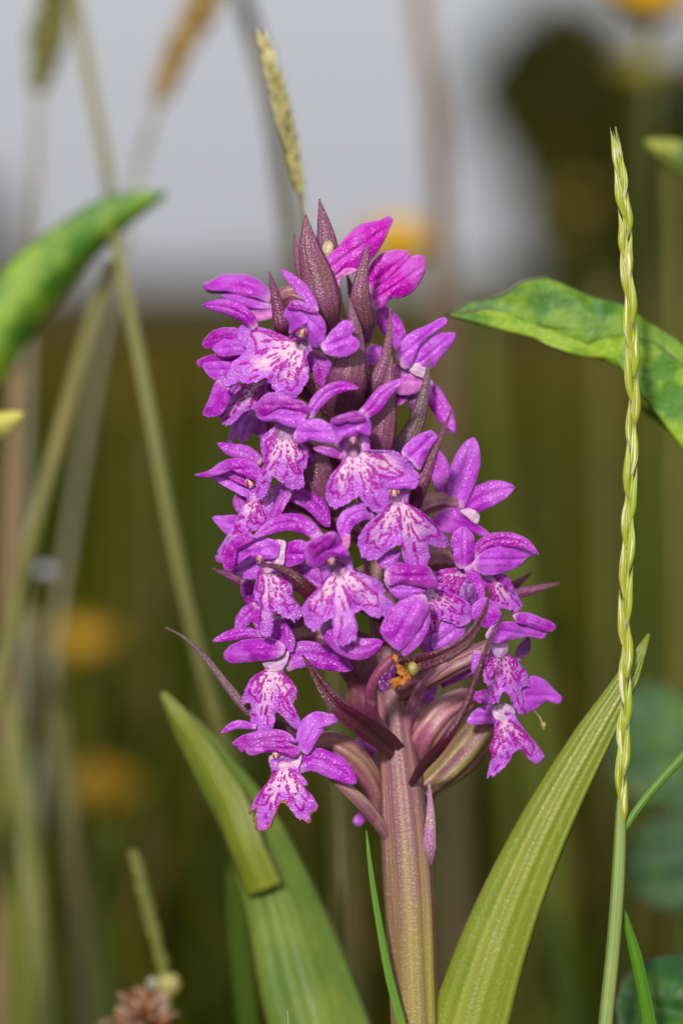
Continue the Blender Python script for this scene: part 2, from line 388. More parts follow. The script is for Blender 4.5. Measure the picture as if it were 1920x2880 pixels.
def tubemesh(P, r, ns=10, rib=0.0, nrib=6, nv=24, flat=1.0, twist=0.0, rmin=0.3):
    """tube in pixel space -> verts, faces, uvp;  r: array of radii at the control points"""
    P = np.asarray(P, float); r = np.asarray(r, float) * np.ones(len(P))
    S = spline(np.hstack([P, r[:, None]]), nv); R = np.maximum(S[:, 3], rmin); S = S[:, :3]
    T = np.gradient(S, axis=0); T /= np.linalg.norm(T, axis=1)[:, None]
    ref = np.array([0.13, 0.21, 1.0]); ref /= np.linalg.norm(ref)
    B = np.cross(T, ref); ln = np.linalg.norm(B, axis=1); 
    B[ln < 0.1] = np.cross(T[ln < 0.1], np.array([1.0, 0, 0])); B /= np.linalg.norm(B, axis=1)[:, None]
    Nn = np.cross(B, T)
    a = np.linspace(0, 2 * math.pi, ns, endpoint=False); v = np.linspace(0, 1, nv)
    rr = R[:, None] * (1 + rib * np.cos(nrib * a[None] + twist * v[:, None] * 6.28))
    X = S[:, None] + B[:, None] * (rr * np.cos(a))[..., None] + Nn[:, None] * (rr * flat * np.sin(a))[..., None]
    F = grid_faces(nv, ns, True); n = nv * ns
    X = np.vstack([X.reshape(-1, 3), S[:1], S[-1:]])
    F += [(n, (j + 1) % ns, j) for j in range(ns)] + [(n + 1, (nv - 1) * ns + j, (nv - 1) * ns + (j + 1) % ns) for j in range(ns)]
    uv = np.stack([np.broadcast_to(np.abs(a / math.pi - 1), (nv, ns)), np.broadcast_to(v[:, None], (nv, ns)), np.zeros((nv, ns))], -1).reshape(-1, 3)
    uv = np.vstack([uv, [[0, 0, 0]], [[0, 1, 0]]])
    return X, F, uv
def tube(name, P, r, mat, parent, color, **kw):
    X, F, uv = tubemesh(P, r, **kw)
    return mesh_obj(name, P2W(X), F, mat, parent, {'uvp': uv}, color)
def patch(name, outl, mat, parent, color, z=0, bulge=0.3, slope=(0, 0), nr=14, ntt=72, thick=0.00022, axis=None, center=None, seed=0, rough=0.03, keel=0.0, groove=0.12, nz=0.16):
    """a petal traced by its outline: domed sheet, z towards viewer"""
    O = spline(outl, ntt, True)[:, :2]
    C = O.mean(0) if center is None else np.array(center, float)
    O = C + (O - C) * (1 + rough * (vnoise(np.arange(ntt) * 0.45, np.full(ntt, seed * 3.7), seed) - 0.5) * 2)[:, None]
    rad = math.sqrt(((O - C) ** 2).sum(1).mean())
    rn = (np.arange(1, nr + 1) / nr)
    XY = C + rn[:, None, None] * (O - C)[None]
    XY = np.vstack([C[None], XY.reshape(-1, 2)]); rr = np.concatenate([[0], np.repeat(rn, ntt)])
    d = XY - C
    Z = z + slope[0] * d[:, 0] + slope[1] * d[:, 1] + 0.55 * bulge * rad * (1 - rr ** 2)
    Z += rad * nz * (vnoise(d[:, 0] / rad * 2.1 + 7, d[:, 1] / rad * 2.1 + 3, seed) - 0.5)
    if axis is None:
        ev, evec = np.linalg.eigh(np.cov((O - C).T)); ax = evec[:, 1]
    else: ax = np.array([math.cos(math.radians(axis)), math.sin(math.radians(axis))])
    pr = d @ ax; pp = d @ np.array([-ax[1], ax[0]])
    pw_ = np.abs(pp).max() + 1e-9
    Z -= groove * pw_ * np.exp(-(pp / pw_ / 0.16) ** 2) * (1 - rr ** 4)
    Z += 0.10 * rad * (vnoise(np.arctan2(d[:, 1], d[:, 0]) * 3 + 20, rr * 0 + seed * 1.7, seed + 2) - 0.5) * rr ** 3
    if keel: Z -= keel * np.abs(pp)
    v = (pr - pr.min()) / (np.ptp(pr) + 1e-9)
    uvp = np.stack([pp / (np.abs(pp).max() + 1e-9), np.clip(v, 0.0, 1), rr], -1)
    if axis is None: uvp[:, 1] = 0.5
    return mesh_obj(name, P2W(np.column_stack([XY, Z])), polar_faces(nr, ntt), mat, parent, {'uvp': uvp}, color, thick)
def lip(parent, zone, cen, outl, axis, z, color=(0.52, 0.13, 0.70), slope=None, fr=46, fd=55, dry=0.0, seed=0, pscale=1.0, side=0.45, droop=0.25, palek=1.0, marks=1.0, bare=0.0):
    nr, ntt = 54, 210
    C = zp(zone, [cen])[0][:2]; O = spline(zp(zone, outl), ntt, True)[:, :2]
    jit = 1 + 0.035 * (vnoise(np.arange(ntt) * 0.42, np.full(ntt, seed * 2.1), seed) - 0.5) * 2
    jit += 0.012 * np.sin(np.arange(ntt) * 1.3 + seed)
    O = C + (O - C) * jit[:, None]
    rn = (np.arange(1, nr + 1) / nr) ** 0.9
    XY = np.vstack([C[None], (C + rn[:, None, None] * (O - C)[None]).reshape(-1, 2)]); rr = np.concatenate([[0], np.repeat(rn, ntt)])
    d = XY - C; r = np.hypot(d[:, 0], d[:, 1])
    a = math.radians(axis); ax = np.array([math.cos(a), math.sin(a)]); px = np.array([-ax[1], ax[0]])
    pv, pu = d @ ax, d @ px
    L, Wd = pv.max(), np.abs(pu).max()
    phi = np.arctan2(pu, pv)
    if slope is None:
        dx = C[0] - axis_x(C[1]); slope = (float(np.clip(-dx / 420 * 0.75, -0.8, 0.8)), 0.0)
    Z = z + slope[0] * d[:, 0] + slope[1] * d[:, 1]
    Z -= side * Wd * (pu / Wd) ** 2 * 0.6 + droop * L * np.clip(pv / L, 0, 1) ** 2 * 0.5
    Z += 0.05 * Wd * np.cos(phi * 5.0) * rr ** 2
    Z += 0.10 * Wd * (vnoise(d[:, 0] / Wd * 4 + 5, d[:, 1] / Wd * 4 + 5, seed) - 0.5) * rr
    Z += 0.06 * Wd * (vnoise(phi * 7 + 20, rr * 0 + seed, seed + 5) - 0.5) * sstep(0.6, 1.0, rr)
    Z -= fd * sstep(fr * 1.12, fr * 0.62, r) + 0.25 * fd * np.exp(-(r / (fr * 1.6)) ** 2)
    # the flower's own markings: loops, dashes and dots of darker pigment on a pale ground
    g = random.Random(seed * 31 + 5); Oa = np.arctan2((O - C) @ px, (O - C) @ ax); od = np.argsort(Oa)
    ang, rad_ = Oa[od], np.hypot(*(O - C)[od].T)
    def pos(f, p): return np.array([math.cos(p), math.sin(p)]) * f * float(np.interp(p, ang, rad_))
    SEG = []
    for s_ in (-1, 1):
        j = lambda k=0.05: g.uniform(-k, k)
        LP = [(0.30, 1.12 + j(.1)), (0.46, 1.0 + j()), (0.62, .92 + j()), (0.76 + j(), .86 + j()), (0.82 + j(.03), .72 + j()), (0.74 + j(), .58 + j()), (0.80 + j(.03), .46 + j()), (0.68 + j(), .34 + j()), (0.50 + j(), .30 + j())]
        LQ = spline(np.array([pos(f_, s_ * p_) for f_, p_ in LP]), 26)
        for k in range(25):
            if g.random() > 0.07: SEG.append((LQ[k], LQ[k + 1], g.uniform(2.6, 3.9)))
        for k in range(5):                      # broken inner loop
            f0 = 0.50 + 0.05 * g.random(); p0 = s_ * (0.42 + 0.11 * k)
            if g.random() < 0.75: SEG.append((pos(f0 + j(.04), p0), pos(f0 + j(.07), p0 + s_ * 0.10), g.uniform(1.8, 3.0)))
    for k in range(13):                         # rays of dots and dashes
        p0 = -1.25 + 2.5 * k / 12 + g.uniform(-.05, .05); f = 0.20 + g.uniform(0, .07)
        end = 0.9 if abs(p0) < 0.35 else (0.64 if abs(p0) < 0.9 else 0.5)
        while f < end:
            ln = g.uniform(.01, .04) if f < 0.36 else g.uniform(.04, .13)
            dp = g.uniform(-.06, .06)
            SEG.append((pos(f, p0 + dp), pos(f + ln, p0 + dp + g.uniform(-.05, .05)), g.uniform(2.1, 3.2) if f < .36 else g.uniform(2.4, 4.2)))
            f += ln + g.uniform(.045, .10)
    X2 = np.column_stack([pv, pu]) + 7 * np.column_stack([vnoise(pv / 16, pu / 16, seed + 1) - .5, vnoise(pv / 16, pu / 16, seed + 2) - .5])
    pig = np.zeros(len(X2))
    for A_, B_, w_ in SEG:
        e = B_ - A_; tt = np.clip(((X2 - A_) @ e) / (e @ e + 1e-9), 0, 1); dd = np.linalg.norm(X2 - A_ - tt[:, None] * e, axis=1)
        np.maximum(pig, sstep(w_ * pscale + 1.4, w_ * pscale - 0.6, dd), out=pig)
    pig *= marks * (0.88 + 0.12 * vnoise(d[:, 0] / 9, d[:, 1] / 9, seed + 8)) * sstep(fr * 0.8, fr * 1.1, r)
    pale = np.clip(sstep(0.80, 0.15, rr) * 0.95 + 0.40 * sstep(0.50, 0.8, vnoise(d[:, 0] / 30, d[:, 1] / 30, seed + 3)) * sstep(0.95, 0.6, rr), 0, 1) * palek
    throat = sstep(fr * 0.95, fr * 0.6, r); pale = pale * (1 - 0.5 * throat)
    dr = dry * sstep(0.90, 0.98, rr + 0.12 * (vnoise(d[:, 0] / 30, d[:, 1] / 30, seed + 17) - 0.5)) * sstep(0.45, 0.6, vnoise(phi * 2.5 + 3, rr * 0 + seed, seed + 40) + 0.25 * dry)
    return mesh_obj('lip', P2W(np.column_stack([XY, Z])), polar_faces(nr, ntt), 'lip', parent, {'pig': pig, 'pale': pale, 'dry': dr, 'thr': throat if fd > 25 else throat * 0}, color, 0.00025)
def blob(name, c, rad, mat, parent, color, seed=0, lump=0.12, ns=14, nv=9, rot=0.0):
    """small rounded body, radii in pixels"""
    th = np.linspace(0, math.pi, nv); ph = np.linspace(0, 2 * math.pi, ns, endpoint=False)
    X = np.stack([np.sin(th)[:, None] * np.cos(ph), np.cos(th)[:, None] * np.ones(ns), np.sin(th)[:, None] * np.sin(ph)], -1)
    X = X * (1 + lump * (vnoise(X[..., 0] * 2 + X[..., 2] * 1.7 + 9, X[..., 1] * 2 + 4, seed) - 0.5) * 2)[..., None]
    X = X * np.array(rad); cr, sr = math.cos(math.radians(rot)), math.sin(math.radians(rot))
    X = np.stack([X[..., 0] * cr - X[..., 1] * sr, X[..., 0] * sr + X[..., 1] * cr, X[..., 2]], -1) + np.array(c)
    return mesh_obj(name, P2W(X.reshape(-1, 3)), grid_faces(nv, ns, True), mat, parent, None, color)

AXP = np.array([(925, 640), (932, 760), (955, 900), (1000, 1200), (1060, 1600), (1105, 2000), (1137, 2330), (1165, 2880), (1190, 4200), (1190, 5746)], float)
def axis_x(y): return float(np.interp(y, AXP[:, 1], AXP[:, 0]))

def W2P(Wp):
    Wp = np.asarray(Wp, float); q = Wp - np.array([0, -D, CAMZ])
    d = q[..., 1] * CP - q[..., 2] * SP; Y = q[..., 1] * SP + q[..., 2] * CP
    k = d / D * U
    return np.stack([960 + q[..., 0] / k, 1440 - Y / k, (D - d) / U], -1)
def dz(d): return (D - d) / U
def pix(pts, d=None):
    """rows (x, y[, depth]) in the 1568-wide picture -> pixel space"""
    return np.array([(p[0] / 0.816667, p[1] / 0.816667, dz(p[2] if len(p) > 2 else d)) for p in pts], float)
def foot(p, prev=None, lean=0.35):
    """the point on the ground below pixel-space point p, following the stem's own lean a little"""
    a = P2W(p); dx = dy = 0.0
    if prev is not None:
        b = P2W(prev); s = a - b
        if s[2] < -1e-6:
            t = a[2] / -s[2]; dx, dy = s[0] * t * lean, s[1] * t * lean
    return np.array([a[0] + dx, a[1] + dy, 0.0])

# ------------------------------------------------------------------ the setting: meadow, grass, hedge, tree
def ground():
    n = 90
    g = np.sign(np.linspace(-1, 1, n)) * np.abs(np.linspace(-1, 1, n)) ** 4 * 600
    X, Y = np.meshgrid(g, g); Z = -0.004 + 0.02 * (vnoise(X * 0.6 + 50, Y * 0.6 + 50, 3) - 0.7) * np.clip(np.hypot(X, Y) - 0.3, 0, 1)
    o = mesh_obj('meadow', np.stack([X, Y, Z], -1).reshape(-1, 3), grid_faces(n, n), 'meadow')
    tag(o, 'dark olive meadow ground stretching to the horizon behind the flower', 'meadow', kind='structure')
ground()

def meadow_grass():
    V, F, Tn = [], [], []
    cnt = 0
    for i in range(30000):
        d = 0.30 + 11.0 * nrng.random() ** 2.3
        half = 0.35 + 0.42 * d
        x = (nrng.random() * 2 - 1) * half; y = -D + d
        if d < 0.85: h = 0.03 + 0.045 * nrng.random()
        else: h = (0.06 + 0.11 * nrng.random()) * (1.0 if nrng.random() < .9 else 1.15)
        if math.hypot(x, y + D) < 0.2: continue
        wd = (0.0009 + 0.0012 * nrng.random()) * (1 + 0.35 * d)
        a = nrng.random() * 6.283; ln = h * (0.15 + 0.5 * nrng.random()); la = nrng.random() * 6.283
        ca, sa = math.cos(a) * wd, math.sin(a) * wd
        for k, (f, ww) in enumerate(((0, 1), (0.45, 0.9), (0.8, 0.55), (1, 0.05))):
            cx = x + math.cos(la) * ln * f * f; cy = y + math.sin(la) * ln * f * f; cz = h * f * (1 - 0.15 * f) - (0.006 if k == 0 else 0)
            V += [(cx - ca * ww, cy - sa * ww, cz), (cx + ca * ww, cy + sa * ww, cz)]
        b = cnt * 8
        F += [(b + 2 * k, b + 2 * k + 1, b + 2 * k + 3, b + 2 * k + 2) for k in range(3)]
        q = nrng.random()
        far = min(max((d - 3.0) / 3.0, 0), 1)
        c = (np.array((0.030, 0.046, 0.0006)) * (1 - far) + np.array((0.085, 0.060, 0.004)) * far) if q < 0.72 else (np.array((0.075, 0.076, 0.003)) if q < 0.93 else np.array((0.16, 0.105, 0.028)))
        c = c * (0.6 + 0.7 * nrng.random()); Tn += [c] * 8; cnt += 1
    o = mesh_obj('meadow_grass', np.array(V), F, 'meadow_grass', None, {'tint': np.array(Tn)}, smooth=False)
    tag(o, 'blurred mass of short green and straw coloured meadow grass blades', 'grass', kind='stuff')
meadow_grass()

def leafcloud(centres, radii, per, size, seed, squash=1.0):
    g = np.random.default_rng(seed); V, F = [], []
    for c, r in zip(centres, radii):
        n = int(per)
        p = g.normal(size=(n, 3)); p /= np.linalg.norm(p, axis=1)[:, None]
        p *= (r * g.random(n) ** 0.45)[:, None]; p[:, 2] *= squash; p += c
        for q in p:
            a = g.normal(size=3); a /= np.linalg.norm(a); b = np.cross(a, g.normal(size=3)); b /= np.linalg.norm(b)
            s = size * (0.6 + 0.8 * g.random()); k = len(V)
            V += [q - a * s, q + b * s * 0.55, q + a * s, q - b * s * 0.55]; F.append((k, k + 1, k + 2, k + 3))
    V = np.array(V); V[:, 2] = np.maximum(V[:, 2], 0.02)
    return V, F
def tree(name, label, blobs, dist, per, size, mat, seed, trunk_px, cat='tree'):
    C = [at(x / .816667, y / .816667, dist + dd) for x, y, r, dd in blobs]; R = [r / .816667 * U * dist / D for _, _, r, _ in blobs]
    base = at(trunk_px / .816667, 857, dist); base[2] = 0
    t = thing(name, label, cat, base)
    V, F = leafcloud(C, R, per, size, seed); mesh_obj('crown', V, F, mat, t, smooth=False)
    top = np.mean(C, 0)
    P = [base - [0, 0, .1], base + (top - base) * 0.4, top]
    X, Fc, uv = tubemesh(P, [0.28, 0.2, 0.06], ns=9, nv=10, rmin=0.01); VV = [X]; FF = list(Fc); off = len(X)
    for c in C[:10]:
        s = base + (top - base) * 0.35
        X, Fc, uv = tubemesh([s, (s + c) / 2 + [0, 0, .2], c], [0.12, 0.07, 0.02], ns=6, nv=6, rmin=0.01)
        VV.append(X); FF += [tuple(i + off for i in f) for f in Fc]; off += len(X)
    mesh_obj('trunk', np.vstack(VV), FF, 'bark', t)
tree('tree', 'dark green tree standing against the grey sky', [(1290, 60, 100, 0), (1200, 110, 85, .3), (1150, 200, 95, .5), (1190, 290, 90, 0), (1230, 400, 70, 0), (1235, 520, 60, 0), (1380, 90, 80, 0), (1330, 200, 120, -.3), (1260, 330, 100, .4), (1420, 300, 120, 0), (1470, 190, 80, .3), (1560, 330, 130, 0), (1350, 430, 120, .2), (1480, 450, 120, -.2), (1270, 480, 80, 0), (1640, 200, 130, 0), (1600, 480, 130, .3), (1400, 560, 120, 0), (1280, 590, 70, 0), (1560, 600, 130, 0), (1700, 420, 150, 0), (1250, 660, 70, 0), (1450, 680, 110, 0)], 60.0, 420, 0.16, 'tree_leaf', 5, 1420)
hb = [(x, 672 + rng.uniform(-14, 12), rng.uniform(26, 44), rng.uniform(-2, 2)) for x in range(-900, 1250, 34)] + [(x, 660 + rng.uniform(-14, 12), rng.uniform(30, 46), rng.uniform(-2, 2)) for x in range(1250, 2500, 36)]
hb += [(-30, 500, 60, 0), (-80, 470, 90, 0), (-20, 580, 60, 0), (-150, 520, 120, 0), (20, 620, 45, 0)]
def hedge():
    C = np.array([at(x / .816667, y / .816667, 75 + q) for x, y, r, q in hb]); R = [r / .816667 * U * 75 / D for _, _, r, _ in hb]
    base = np.array([C[:, 0].mean(), C[:, 1].mean(), 0]); t = thing('hedge', 'low brown green hedge along the far edge of the meadow', 'hedge', base)
    V, F = leafcloud(list(C), R, 170, 0.14, 9); mesh_obj('foliage', V, F, 'hedge_leaf', t, smooth=False)
hedge()

# ------------------------------------------------------------------ the orchid
base = P2W([AXP[-1][0], AXP[-1][1], 0]); base[2] = 0.0
ORCH = thing('orchid', 'purple spotted orchid with a dense flower spike and thick brown mauve stem', 'flower', base)
ys = np.array([y for _, y in AXP]); AX3 = np.column_stack([AXP, np.zeros(len(AXP))])
tube('stem', AX3, [8, 13, 22, 30, 36, 46, 66, 64, 66, 70], 'orchid_stem', ORCH, None, ns=48, rib=0.055, nrib=9, nv=90, twist=0.05)
_st = ORCH.children[0].data.attributes['uvp']
_n = len(_st.data); _b = np.zeros(_n * 3); _st.data.foreach_get('vector', _b); _b = _b.reshape(-1, 3)
_w = np.zeros(_n * 3); ORCH.children[0].data.vertices.foreach_get('co', _w); _w = _w.reshape(-1, 3)
_py = W2P(_w + ORG[ORCH.name])[:, 1]; _b[:, 1] = (2980 - _py) / 1100; _st.data.foreach_set('vector', _b.ravel())

TC = {'m': (0.42, 0.006, 0.44), 'v': (0.48, 0.018, 0.56), 'l': (0.55, 0.070, 0.70), 'p': (0.72, 0.20, 0.58), 'k': (0.58, 0.004, 0.50), 'd': (0.14, 0.006, 0.17), 'w': (0.80, 0.58, 0.72)}
BR = {'b': (0.22, 0.062, 0.14), 'o': (0.19, 0.09, 0.06), 'd': (0.090, 0.010, 0.032), 'g': (0.17, 0.075, 0.12), 'e': (0.18, 0.025, 0.11), 'p': (0.42, 0.17, 0.34)}
class Flower:
    n = 0
    def __init__(s, zone, throat, z, ov=None, ow=26, oc=(0.27, 0.12, 0.11), spur=True):
        """ov: visible course of the ovary from the stem to the flower (zone coordinates, z)"""
        Flower.n += 1; s.seed = Flower.n * 7; s.zone = zone; s.z = z
        T = zp(zone, [throat])[0]; T[2] = z - 60
        if ov is None:
            y0 = min(T[1] + 150, 2250) if T[1] > 750 else T[1] + 160
            st = np.array([axis_x(y0), y0, 15.0 if z > -50 else -15.0]); mid = (st * 0.45 + T * 0.55); mid[1] -= 10; mid[2] += 20
            P = [st, mid, T]
        else:
            P = list(zp(zone, ov)); P = [p for p in P]
        k = len(P); r = [ow * (0.55 + 0.6 * math.sin(math.pi * (i + 0.4) / (k + 0.2))) for i in range(k)]
        s.o = tube('flower', P, r, 'ovary', ORCH, oc, ns=30, rib=0.13, nrib=6, nv=26, twist=0.45)
        if spur and ov is None:
            e = np.array([T[0] + (axis_x(T[1]) - T[0]) * 0.5, T[1] + 110, z - 130])
            tube('spur', [T + [0, 10, 10], (T + e) / 2 + [0, 10, 0], e], [24, 20, 9], 'petal', s.o, TC['l'], ns=10, nv=12)
    def sp(s, pts, w, c='v', dzz=0, name='sepal', zone=None, **kw):
        zn = zone or s.zone; s.seed += 1
        P = zp(zn, pts, s.z + dzz); kw.setdefault('wav', 0.20); kw.setdefault('groove', 0.16); kw.setdefault('nu', 15)
        ribbon(name, P, w / ZN[zn][2], 'petal', s.o, TC[c], seed=s.seed, **kw); return s
    def pt(s, outl, c='v', dzz=0, name='petal', zone=None, **kw):
        zn = zone or s.zone; s.seed += 1; P = zp(zn, outl)
        cx, cy = P[:, 0].mean(), P[:, 1].mean(); dx = cx - axis_x(cy)
        kw.setdefault('slope', (float(np.clip(-dx / 420 * 0.6, -0.7, 0.7)), 0.0))
        patch(name, P, 'petal', s.o, TC[c], z=s.z + dzz, seed=s.seed, **kw); return s
    def lip(s, cen, outl, axis, dzz=0, zone=None, **kw):
        s.seed += 1; lip(s.o, zone or s.zone, cen, outl, axis, s.z + dzz, seed=s.seed, **kw); return s
    def column(s, c, dzz=0, size=1.0, rot=0, zone=None):
        zn = zone or s.zone; p = zp(zn, [c], s.z + dzz)[0]
        blob('column', p, (17 * size, 20 * size, 14), 'waxy', s.o, (0.88, 0.62, 0.64), s.seed, rot=rot)
        cr, sr = math.cos(math.radians(rot)), math.sin(math.radians(rot))
        for k in (-1, 1):
            blob('anther', p + np.array([k * 8 * size * cr, k * 8 * size * sr + 2, 11]), (3.6 * size, 12 * size, 5), 'waxy', s.o, (0.62, 0.015, 0.07), s.seed + k, rot=rot - k * 14)
        return s
def bract(zone, pts, w, c='b', z=0, fold=0.25, cup=0.35, roll=(0, 0), q=1.0, vm=0.33, b=0.6, e=1.25, wav=0.03, **kw):
    ribbon('bract', zp(zone, pts, z), w / ZN[zone][2], 'bract', ORCH, BR[c], roll=roll, cup=cup, fold=fold, prof=lambda v: profile(v, b, vm, e, q, 0.02), nv=34, thick=0.0003, wav=wav, seed=int(abs(pts[0][0])) % 97, **kw)

# ---- top of the spike
bract('A', [(748, 790, -120), (735, 640, -10), (690, 470), (645, 300), (625, 125, -10)], 92, 'b', 170, vm=0.5, b=0.35, e=1.5)
bract('A', [(750, 560, -40), (748, 380), (738, 250), (718, 130), (703, 38)], 72, 'b', 60, vm=0.35, b=0.6)
bract('A', [(612, 480), (592, 380), (575, 300), (567, 230)], 26, 'b', -40)
blob('bud', zp('A', [(748, 325)], 92)[0], (17, 30, 14), 'waxy', ORCH, (0.72, 0.62, 0.36), 3)
f = Flower('A', (770, 560), 110, ov=[(775, 830, -60), (778, 680, -10), (768, 560, 10), (750, 450, 0)], ow=17, oc=(0.50, 0.30, 0.28))
f.pt([(718, 400), (740, 365), (805, 305), (860, 235), (940, 175), (1045, 155), (1085, 135), (1101, 150), (1085, 205), (1045, 290), (995, 360), (940, 425), (880, 440), (830, 440), (790, 460), (745, 490), (730, 440)], 'k', 0, name='hood', bulge=0.4, slope=(-0.15, 0.1), axis=-35)
f.pt([(745, 490), (800, 440), (860, 420), (920, 430), (850, 450), (820, 480), (805, 530), (762, 552), (748, 520)], 'p', 15, bulge=0.15)
bract('A', [(890, 600), (882, 560), (868, 500), (852, 450)], 18, 'e', -60)
bract('A', [(955, 830, -140), (942, 720, -40), (925, 590), (938, 450), (973, 280)], 62, 'b', 230, vm=0.4, b=0.4, e=1.35)
f = Flower('A', (1000, 640), 40)
f.pt([(985, 400), (1030, 350), (1090, 325), (1150, 320), (1190, 335), (1195, 365), (1160, 420), (1110, 500), (1060, 570), (1010, 590), (985, 560)], 'k', 0, name='hood', bulge=0.45, axis=-40)
f.pt([(990, 560), (1060, 500), (1130, 440), (1180, 385), (1230, 348), (1268, 350), (1282, 410), (1268, 470), (1220, 540), (1150, 580), (1090, 590), (1070, 610), (1010, 650), (985, 650)], 'k', 30, name='sepal', bulge=0.4, axis=-35)
f.pt([(982, 560), (1040, 580), (1085, 590), (1060, 620), (1000, 655), (980, 640)], 'p', 40, bulge=0.2)
# upper left flower, seen from its side
f = Flower('A', (400, 650), -60, ov=[(690, 680, 40), (610, 600, 20), (540, 570, 10), (460, 600, 0)], ow=24)
f.sp([(440, 590, 10), (350, 530, 20), (220, 495), (62, 520, -30)], 62, 'v', 0, cup=0.6, nrm=(0, -0.6, 1))
f.pt([(65, 518), (150, 490), (270, 475), (370, 500), (430, 560), (435, 620), (390, 632), (330, 610), (240, 580), (160, 555), (75, 540)], 'v', -25, bulge=0.3, axis=190, name='hood')
f.sp([(430, 630), (350, 620), (260, 590), (165, 570, -20)], 24, 'l', 18)
f.pt([(340, 640), (440, 620), (445, 690), (400, 705), (330, 710), (300, 690)], 'p', 5, bulge=0.2)
f.pt([(300, 640), (340, 640), (345, 700), (315, 700)], 'm', -10)
bract('A', [(505, 800, -60), (495, 740), (478, 650), (452, 540), (427, 440)], 42, 'e', 230, vm=0.35, b=0.7, fold=0.35)

# ---- star-shaped flower high on the spike
f = Flower('A', (625, 840), 300)
f.lip((612, 838), [(660, 770), (700, 810), (700, 850), (640, 890), (628, 930), (645, 1000), (630, 1060), (600, 1100), (545, 1138), (495, 1118), (450, 1090), (425, 1050), (405, 1030), (350, 1052), (290, 1060), (250, 1045), (210, 1072), (170, 1080), (180, 1030), (225, 950), (270, 905), (290, 880), (262, 820), (255, 765), (265, 743), (340, 745), (400, 752), (470, 790), (520, 815), (545, 785), (590, 745)], 150, fr=22, fd=40, slope=(0.25, 0.1), palek=1.1)
f.pt([(508, 680), (525, 630), (570, 598), (620, 612), (690, 665), (730, 720), (735, 780), (715, 830), (690, 865), (660, 850), (640, 780), (625, 735), (590, 722), (560, 760), (540, 780), (535, 720)], 'l', 42, name='hood', bulge=0.55, center=(540 + 650 / 1.96, 540 + 705 / 1.96), slope=(0.2, -0.3))
f.pt([(525, 640), (570, 598), (625, 620), (690, 665), (650, 665), (600, 650), (560, 650)], 'm', 66, name='petal', bulge=0.3, slope=(0.2, -0.3))
f.column((606, 768), 16, 0.95, rot=15)
f.sp([(690, 660), (630, 565), (560, 490), (492, 428, -10)], 33, 'v', -40, roll=(25, 0))
f.pt([(708, 850), (740, 800), (790, 745), (848, 706), (888, 735), (880, 788), (918, 825), (922, 850), (890, 888), (825, 908), (750, 900)], 'l', 70, name='sepal', bulge=0.3, axis=-20)
f.sp([(690, 890), (705, 960, 5), (745, 1085, 0)], 62, 'm', -70)
f.sp([(350, 755), (300, 690, 10), (200, 640), (62, 622, -25)], 46, 'v', -60, cup=0.7, roll=(-20, -10))
# flower behind it on the left
f = Flower('A', (330, 950), 150)
f.pt([(60, 845), (105, 775), (180, 748), (255, 755), (300, 800), (260, 820), (180, 800), (130, 820), (95, 865)], 'm', 10, name='hood', bulge=0.3)
f.pt([(115, 862), (150, 820), (220, 800), (290, 815), (310, 880), (240, 898), (150, 902)], 'l', 25, name='hood', bulge=0.3)
f.pt([(28, 938), (60, 915), (130, 895), (220, 905), (300, 900), (310, 940), (240, 960), (150, 945), (70, 960), (45, 965)], 'm', -30, bulge=0.3, name='sepal')
f.pt([(60, 955), (130, 935), (220, 950), (230, 965), (190, 1000), (160, 1042), (90, 1010)], 'l', -20, bulge=0.25)
f.lip((370, 1040), [(215, 105), (300, 75), (370, 50), (415, 30), (412, 110), (385, 165), (345, 210), (290, 232), (245, 280), (195, 312), (160, 275), (178, 195)], 130, 0, zone='B', slope=(0.6, 0), fr=20, fd=10, palek=0.9) if False else f.lip((380, 60), [(215, 105), (300, 75), (370, 40), (415, 20), (412, 110), (385, 165), (345, 210), (290, 232), (245, 280), (195, 312), (160, 275), (178, 195)], 128, 0, zone='B', slope=(0.5, 0), fr=14, fd=5, palek=1.2)
f.pt([(150, 55), (215, 120), (195, 190), (165, 240), (110, 262), (68, 255), (95, 165)], 'v', -15, zone='B', name='sepal', bulge=0.25, axis=125)
f = Flower('B', (350, 250), -60)
f.sp([(350, 220), (270, 280), (205, 405)], 28, 'l').sp([(340, 240), (305, 310), (268, 405)], 44, 'l', 12).sp([(340, 240), (370, 310), (402, 385)], 40, 'v', -10)
tube('flower', zp('A', [(760, 1250, 20), (740, 1120, 140), (680, 1040, 200), (640, 1000, 230)]), [20, 30, 30, 18], 'ovary', ORCH, (0.36, 0.20, 0.12), ns=16, rib=.1, twist=.4)

# ---- middle bracts
bract('A', [(815, 1290, -200), (830, 1150, -60), (855, 1030), (885, 890), (892, 740), (866, 588, -5)], 112, 'b', 290, vm=0.45, b=0.5, e=1.3, q=1.15, cup=0.5)
bract('A', [(960, 1180, -80), (1010, 1060), (1060, 930), (1085, 800), (1091, 633)], 44, 'b', 200, vm=0.3, b=0.8, q=1.2)
bract('A', [(1060, 920), (990, 990), (940, 1130), (930, 1290, -60)][::-1], 40, 'o', 150, vm=0.4)
bract('B', [(1010, 520, -160), (1022, 430, -20), (1052, 290), (1080, 120), (1099, -75)], 82, 'b', 290, vm=0.42, b=0.5, e=1.3, q=1.1, cup=0.5)
bract('B', [(1090, 560, -60), (1150, 440), (1225, 310), (1270, 170), (1306, -62)], 50, 'g', 110, vm=0.35, b=0.7)
bract('B', [(1225, 760, -80), (1255, 650), (1305, 530), (1360, 385), (1437, 212)], 38, 'e', 300, vm=0.25, b=0.8, q=1.3)
bract('B', [(800, 830, -160), (745, 720, -30), (690, 590), (665, 460), (655, 380, -20)], 105, 'b', 190, vm=0.5, b=0.55, e=2, q=.6)
bract('B', [(870, 210, 0), (790, 230), (740, 170), (800, 60, -30)][::-1], 60, 'e', 120, vm=0.4)

